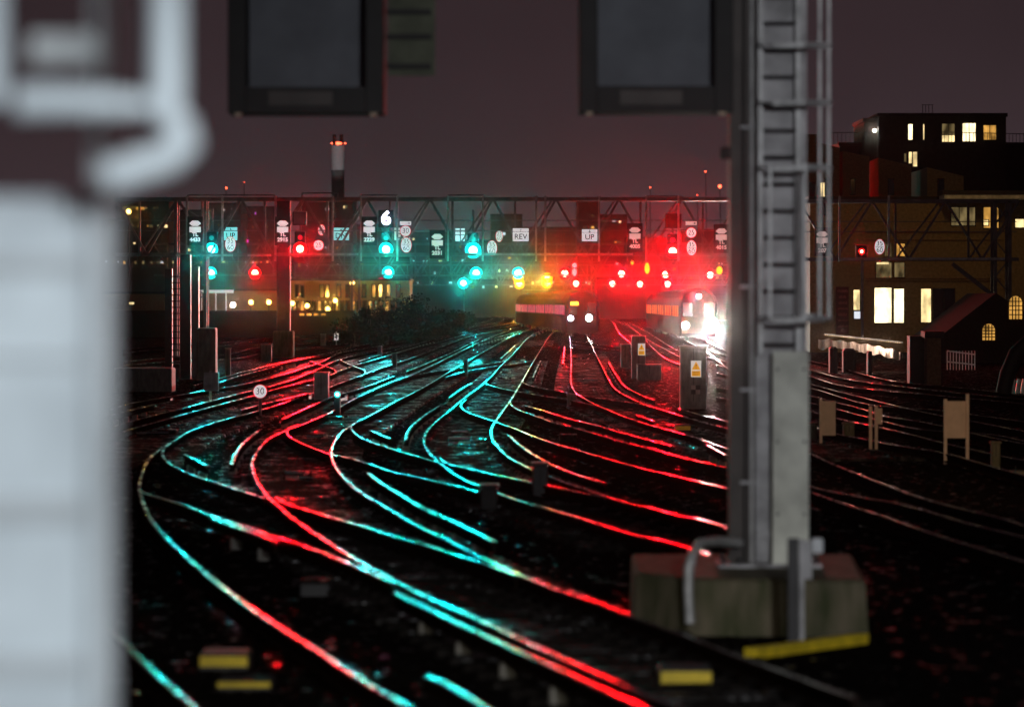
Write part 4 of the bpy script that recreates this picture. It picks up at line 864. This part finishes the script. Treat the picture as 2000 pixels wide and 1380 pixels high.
m = MB(); m.bar(W(1620, 259, 266), W(1716, 259, 266), .05)
for x in range(1620, 1716, 8): m.bar(W(x, 260, 266), W(x, 282, 266), .03)
m.build('roof_rails', M['dark'], t)
t = thing('roof_mast_frame', 'small open metal frame on top of the dark roof', 'roof frame', W(1811, 226, 268))
m = MB()
for x in (1802, 1808, 1814, 1821): m.bar(W(x, 205, 268), W(x, 228, 268), .04)
m.bar(W(1800, 205, 268), W(1823, 205, 268), .04); m.build('bars', M['brown_shaded'], t)
t = block('canopy', 'pale flat canopy edge in front of the brick flats at upper right', 'canopy', 1845, 2080, 380, 228, 'cream', 3, yb=388)
# dark gabled shed with arched orange windows
d = 190; t = thing('gabled_shed', 'dark brick gabled shed with arched orange lit windows at the right edge', 'shed', (W(1980, 0, d).x, d, -.2))
m = MB(); a_, b_, c_ = W(1832, 660, d), W(1945, 572, d), W(2080, 660, d)
m.add([(a_.x, d, -.2), (c_.x, d, -.2), tuple(c_), tuple(b_), tuple(a_), (a_.x, d + 12, -.2), (c_.x, d + 12, -.2), (c_.x, d + 12, c_.z), (b_.x, d + 12, b_.z), (a_.x, d + 12, a_.z)],
      [[0, 1, 2, 3, 4], [9, 8, 7, 6, 5], [0, 4, 9, 5], [4, 3, 8, 9], [3, 2, 7, 8], [2, 1, 6, 7]]); m.build('wall', M['brickd'], t)
def arch(t, xa, xb, ya, yb, d, m_):
    p, q = W(xa, yb, d), W(xb, ya, d); r = (q.x - p.x) / 2; cz = q.z - r; cx = (p.x + q.x) / 2; n = 10
    ring = [(p.x - cx, p.z - cz), (q.x - cx, p.z - cz)] + [(math.cos(math.pi * i / n) * r, math.sin(math.pi * i / n) * r) for i in range(n + 1)]
    o = MB().plate((cx, d - .03, cz), ring, .02).build('window', M[m_], t)
    f = MB()
    for i in range(1, 4): x = p.x + (q.x - p.x) * i / 4; f.box((x - .025, d - .06, p.z), (x + .025, d - .034, cz + r * .85))
    for i in range(1, 5): z = p.z + (q.z - p.z) * i / 5.2; f.box((p.x, d - .066, z - .022), (q.x, d - .061, z + .022))
    f.build('glazing_bars', M['black'], o)
arch(t, 1971, 1996, 578, 623, d, 'wino'); arch(t, 1919, 1943, 632, 664, d, 'wino')
t = block('brick_pier', 'lone brick pier with slatted top between the white sheeting and the railings', 'pier', 1811, 1838, 660, 140, 'brick', 1.2)
MB().box((W(1777, 0, 141).x, 141, -.2), (W(1808, 0, 141).x, 142, W(0, 656, 141).z)).build('dark_leaf', M['black'], t)
t = thing('railing', 'pale barred railing right of the brick pier', 'railing', W(1878, 720, 150))
m = MB(); m.bar(W(1850, 685, 150), W(1905, 692, 150), .05); m.bar(W(1850, 706, 150), W(1905, 712, 150), .05)
for x in range(1850, 1908, 6): m.bar(W(x, 685, 150), W(x, 722, 150), .03)
m.build('bars', M['galv'], t)
t = thing('white_sheeting', 'long ragged strip of white sheeting glowing by the right hand tracks', 'sheeting', W(1680, 700, 168))
m = MB(); rs = random.Random(5); vs = []; N = 54
for i in range(N + 1):
    f = i / N; x = 1598 + 160 * f; yt = 662 + 8 * f + 16 * f * f + 1.6 * math.sin(f * 40); yb = yt + 17 + 2.0 * math.sin(f * 23) + rs.uniform(-1.2, 1.2); dd = 172 - 7 * f + .25 * math.sin(f * 60)
    vs += [W(x, yt, dd), W(x, (yt + yb) / 2, dd - .15 * math.cos(f * 75)), W(x, yb, dd + .1)]
m.add(vs, [[i * 3 + j, i * 3 + 3 + j, i * 3 + 4 + j, i * 3 + 1 + j] for i in range(N) for j in range(2)], True); m.build('sheet', mat('grubby_white_sheet', (.75, .70, .64), .7, 0, .35, 1.2), t)
for x, w_ in ((1629, 15), (1660, 24), (1700, 8)):
    c = W(x, 688, 160); tag(MB().box((c.x - w_ * .0107, 160, -.2), (c.x + w_ * .0107, 161, H - (677 + (x - 1629) * .12 - HY) * 160 / F), bev=.1).build('storage_bin', M['black'], None, (c.x, 160, -.2)), 'black rounded bin, the %s one before the white sheeting' % {1629: 'left', 1660: 'middle wide', 1700: 'slim right'}[x], 'bin', 'bins before the sheeting')
fw = thing('festoon_wire', 'string of small lights above the white sheeting', 'light string', W(1680, 655, 170))
m = MB(); m.tube([W(1610 + i * 9, 652 + i * .95 + (i % 2) * .6, 169) for i in range(18)], .04, 6); m.build('wire', M['galv'], fw)
for i in range(0, 34): MB().tube([W(1612 + i * 4.4, 653 + i * .47, 169), W(1612 + i * 4.4, 654.4 + i * .47, 169)], .035, 6).build('bulb', M['win'], fw)
for i in range(4): lamp('added_sheet_light', 'POINT', W(1620 + i * 40, 656 + i * 6, 166), 90, (1, .66, .5), None, .2, parent=fw)  # points added near the string to brighten the sheeting
t = thing('signal_pole', 'thin tubular pole under the hooded red signal at the right', 'pole', G(1684, 668, -.2)); m = MB(); m.tube([W(1684, 505, 205), W(1684, 662, 205)], .07, 8); m.build('tube', M['galv'], t)
t = thing('curved_footbridge', 'dark barrel shaped structure with pale ribs at the right edge', 'structure', W(1990, 770, 118))
m = MB(); m.tube([W(2010, 668, 118), W(1985, 690, 118), W(1968, 730, 118), W(1960, 768, 118)], .25, 8); m.build('rim', M['black'], t)
for i in range(4): MB().bar(W(1970 + i * 10, 740, 118), W(1966 + i * 10, 768, 118), .10).build('rib', M['galv'], t)

# left: yellow lit terrace
d = 520
tr = block('terrace', 'long yellow lit brick terrace with tall windows behind the bush', 'building', 560, 800, 548, d, 'stock', 15)
for x in (577, 587, 625, 636, 659, 676, 708, 727, 740, 756, 775):
    window(tr, x, x + 6, 556, 580, d, 'glass', 0, .12)
for x in range(566, 790, 11): window(tr, x, x + 6, 588, 606, d, 'wino' if x % 3 == 0 else 'glass', 0, .12)
lamp('terrace_floodlight', 'SPOT', W(690, 560, 470), 5500, (1, .46, .08), W(690, 590, 520), .5, 105, 1)
lamp('terrace_floodlight', 'SPOT', W(600, 575, 490), 4500, (1, .46, .06), W(600, 590, 520), .5, 110, 1)
lamp('terrace_floodlight', 'SPOT', W(450, 575, 440), 2600, (1, .60, .26), W(450, 585, 480), .5, 110, 1)
t2 = block('glass_hall', 'low glazed hall with pale fascia behind the trestle', 'building', 372, 548, 568, 480, 'brick', 12)
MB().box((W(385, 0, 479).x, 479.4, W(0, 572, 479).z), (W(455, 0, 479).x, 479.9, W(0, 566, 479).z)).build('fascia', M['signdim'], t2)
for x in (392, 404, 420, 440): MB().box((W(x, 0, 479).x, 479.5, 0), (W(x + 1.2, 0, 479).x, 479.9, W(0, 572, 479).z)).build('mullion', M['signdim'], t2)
t3 = block('low_building', 'low dark building with a lit soffit left of the trestle', 'building', 200, 322, 574, 400, 'stock', 10)
window(t3, 252, 262, 590, 594, 400, 'win', 0)
# parapet
p = W(190, 612, 330); m = MB(); q = W(695, 606, 330); m.box((p.x, 330, -.22), (q.x, 330.5, q.z), bev=.03); tw = m.build('parapet_wall', M['brickd'], None, (p.x, 330, -.2)); tag(tw, 'long dark parapet wall on the left below the sodium street lamps', 'wall')
for x in range(585, 640, 14): MB().box((W(x, 0, 329.9).x, 329.96, W(0, 616, 330).z), (W(x + 9, 0, 329.9).x, 329.99, W(0, 612, 330).z)).build('wall_glow_strip', M['wino'], tw)  # glowing strips stand in for orange light along the wall
for x, y, c, pw, lab in [(314, 597, 'y', 1, 'sodium street lamp left of the trestle'), (455, 595, 'w', .5, 'white street lamp right of the trestle'), (490, 590, 'y', .3, 'dim sodium lamp over a bare tree'), (525, 590, 'y', .9, 'sodium street lamp left of the plinthed post'),
                  (571, 592, 'y', .8, 'sodium street lamp right of the plinthed post'), (600, 597, 'y', .9, 'sodium street lamp low before the terrace'), (655, 587, 'y', .9, 'sodium street lamp in front of the terrace middle'), (688, 553, 'y', 1.1, 'tall sodium lamp above the terrace by a thin post'), (251, 413, 'y', .5, 'highest sodium lamp, just right of the blurred post'), (256, 588, 'y', .4, 'low sodium lamp just right of the blurred post'), (640, 603, 'y', .4, 'lowest sodium lamp, nearest the terrace foot')]:
    d = 450; t = thing('street_lamp', lab, 'street lamp', W(x, 620, d), 'street lamps beyond the left wall')
    m = MB(); q = W(x, y, d); m.tube([(q.x, d + .1, -.2), (q.x, d + .1, q.z)], .08, 6); m.build('pole', M['dark'], t)
    m = MB(); m.disc(q, .26, .26, .1, 14); m.build('lamp_head', LENS[c], t)
    lamp('lamp_light', 'SPOT', q + Vector((0, -.6, 0)), 3500 * pw, COL[c], (q.x * .3, 0, 0), .25, 70, parent=t)
# distant skyline
random.seed(11)
sky = [(225, 330, 395, 700, 'wide low dark office block at the far left of the gantry'), (300, 400, 412, 760, 'far block behind the left gantry bay with amber panels'), (400, 470, 398, 820, 'far block behind the 4433 plate'), (455, 545, 405, 900, 'far tower with small amber windows left of the 2915 plate'),
       (585, 650, 396, 950, 'far tower behind the small oval sign'), (650, 690, 392, 900, 'far tower with stacked lit windows left of the glowing 6'), (690, 745, 440, 1000, 'low far block under the glowing 6'), (745, 880, 455, 1100, 'broad far block between the two central green signals'),
       (880, 960, 470, 900, 'low far block behind the largest green signal'), (958, 1020, 420, 1000, 'dark far tower right of the largest green signal'), (1020, 1125, 445, 1200, 'far block behind the 7 REV board'), (1127, 1170, 388, 1100, 'tall dark narrow far tower behind the 8 UP board'),
       (1165, 1225, 420, 1150, 'far block right of the tall narrow tower'), (1225, 1330, 465, 1000, 'far block behind the 4005 plate'), (1330, 1460, 450, 900, 'far block behind the right hand oval sign'), (1440, 1600, 430, 800, 'far block behind the mast ladder'),
       (800, 905, 540, 700, 'pinkish low far building right of the yellow terrace'), (905, 1020, 548, 760, 'low far building behind the lowest green signal'), (1020, 1165, 540, 900, 'low far building behind the dark faced train'), (1165, 1300, 545, 700, 'low building washed red between the trains'), (1300, 1480, 548, 640, 'low building behind the dazzling train'), (-50, 230, 430, 700, 'far block hidden mostly by the blurred post'), (225, 560, 500, 620, 'long low dark range under the left gantry bays'), (560, 800, 505, 640, 'long low range above the yellow terrace')]
for (xa, xb, ya, d, lab) in sky:
    t = block('distant_building', lab, 'building', xa, xb, ya, d, 'far', 20, group='skyline buildings behind the gantry')
    n = max(2, int((xb - xa) * min(220, 590 - ya) / 900)); u = F / d
    for i in range(n):
        x = random.uniform(xa + 4, xb - 8); y = random.choice([ya + 10 + 3.2 * u * j for j in range(max(1, int((575 - ya) / (3.2 * u))))])
        w_ = random.choice((2, 3, 4, 6)); h_ = random.choice((2.5, 3.5, 5))
        mm = random.choice(('wind', 'wind', 'wino', 'win', 'winc', 'wind', 'winp' if 440 < x < 560 else 'wind'))
        p, q = W(x, y + h_, d - .15), W(x + w_, y, d - .15); MB().box((p.x, d - .15, p.z), (q.x, d - .06, q.z)).build('window', M[mm], t)
d = 1500; t = thing('chimney_tower', 'distant pale chimney with orange red lamps on top, left of centre', 'chimney', W(660, 600, d))
m = MB(); m.tube([W(660, 600, d), W(660, 283, d)], [13.0 * d / F, 12.5 * d / F], 20); m.build('shaft', M['far'], t)
m = MB(); m.tube([W(660, 332, d - 3), W(660, 284, d - 3)], [13.0 * d / F, 13.0 * d / F], 20); m.build('pale_top', mat('pale_chimney_top', (.5, .47, .46), .9), t)
lamp('added_chimney_spot', 'SPOT', W(640, 520, 1380), 160000, (.9, .85, .9), W(660, 308, 1500), 1, 7, .4, t)  # unseen spot added to brighten the pale chimney top
for x in (653, 667): MB().tube([W(x, 283, d), W(x, 263, d)], 3.5 * d / F, 8).build('flue', M['brown_shaded'], t)
for x, r in ((648, .4), (660, .9), (665, .6), (674, .4)): MB().disc(W(x, 280, d - 5), r, r * .7, .3, 12).build('warning_lamp', LENS['o'], t)
for x, y, d, r, lab, tall in [(442, 367, 1400, .35, 'far red crane lamp above the left gantry', 1), (477, 356, 1400, .18, 'faint red lamp high over the left gantry', 1), (1406, 364, 1300, .6, 'bright red crane lamp beside the mast', 1), (1378, 335, 1300, .28, 'upper small red crane lamp left of the mast', 1), (1270, 366, 1300, .25, 'small red crane lamp above the bright red signal', 1), (1362, 381, 1300, .2, 'lowest small red crane lamp near the mast', 1), (270, 408, 1000, .3, 'small red lamp at the far left of the gantry', 1)]:
    t = thing('crane_mast', lab, 'crane', W(x, 590, d), 'crane masts with red lamps')
    MB().disc(W(x, y, d - 1), r, r, .3, 12).build('warning_lamp', LENS['o'], t)
    m = MB(); m.bar(W(x, y, d), W(x + (4 if x > 1300 else 0), 592, d), .25); m.build('mast', M['dark'], t)
# bushes
def bush(label, px, py, d, rx, rz, n):
    c = W(px, py, d); t = thing('bush', label, 'bush', (c.x, d, -.2), 'bushes along the left tracks'); m = MB(); rnd = random.Random(int(px))
    ctr = [(rnd.uniform(-.8, .8) * rx, rnd.uniform(-.8, .8) * rx, rnd.uniform(.0, .9) * rz * rnd.uniform(.6, 1), rnd.uniform(.10, .42) * rz) for _ in range(30)]
    for i in range(n):
        cx_, cy_, cz_, r = rnd.choice(ctr); a = Vector((rnd.gauss(0, 1), rnd.gauss(0, 1), rnd.gauss(0, 1))).normalized() * r * rnd.uniform(.6, 1.08)
        p = Vector((c.x + cx_, d + cy_, max(-.15, cz_ * (1 - (abs(cx_) / rx) ** 2 * .5)))) + a
        if p.z < -.2: p.z = rnd.uniform(-.1, .4)
        u_ = Vector((rnd.gauss(0, 1), rnd.gauss(0, 1), rnd.gauss(0, 1))).normalized() * .12; v_ = u_.cross(Vector((rnd.gauss(0, 1), rnd.gauss(0, 1), rnd.gauss(0, 1)))).normalized() * .07
        m.add([p - u_, p + v_, p + u_, p - v_], [[0, 1, 2, 3]])
    m.build('foliage', M['leaf'], t)
    s_ = MB(); 
    for i in range(7): s_.tube([(c.x + rnd.uniform(-.4, .4) * rx, d, -.2), (c.x + rnd.uniform(-.7, .7) * rx, d + rnd.uniform(-1, 1), rz * .7)], [.08, .02], 6)
    s_.build('stems', M['bark'], t)
bush('low left end bush of the dark thicket', 705, 640, 262, 1.9, 2.3, 4500)
bush('second bush of the dark thicket, in front of the terrace', 750, 640, 275, 2.4, 2.7, 6000)
bush('tallest bush at the middle of the dark thicket', 805, 640, 290, 2.6, 3.4, 7000)
bush('rounded bush right of the tallest one', 850, 640, 320, 2.4, 3.0, 6000)
bush('low right end bush of the dark thicket', 885, 640, 370, 2.2, 2.0, 4000)
print('objects', len(bpy.data.objects))
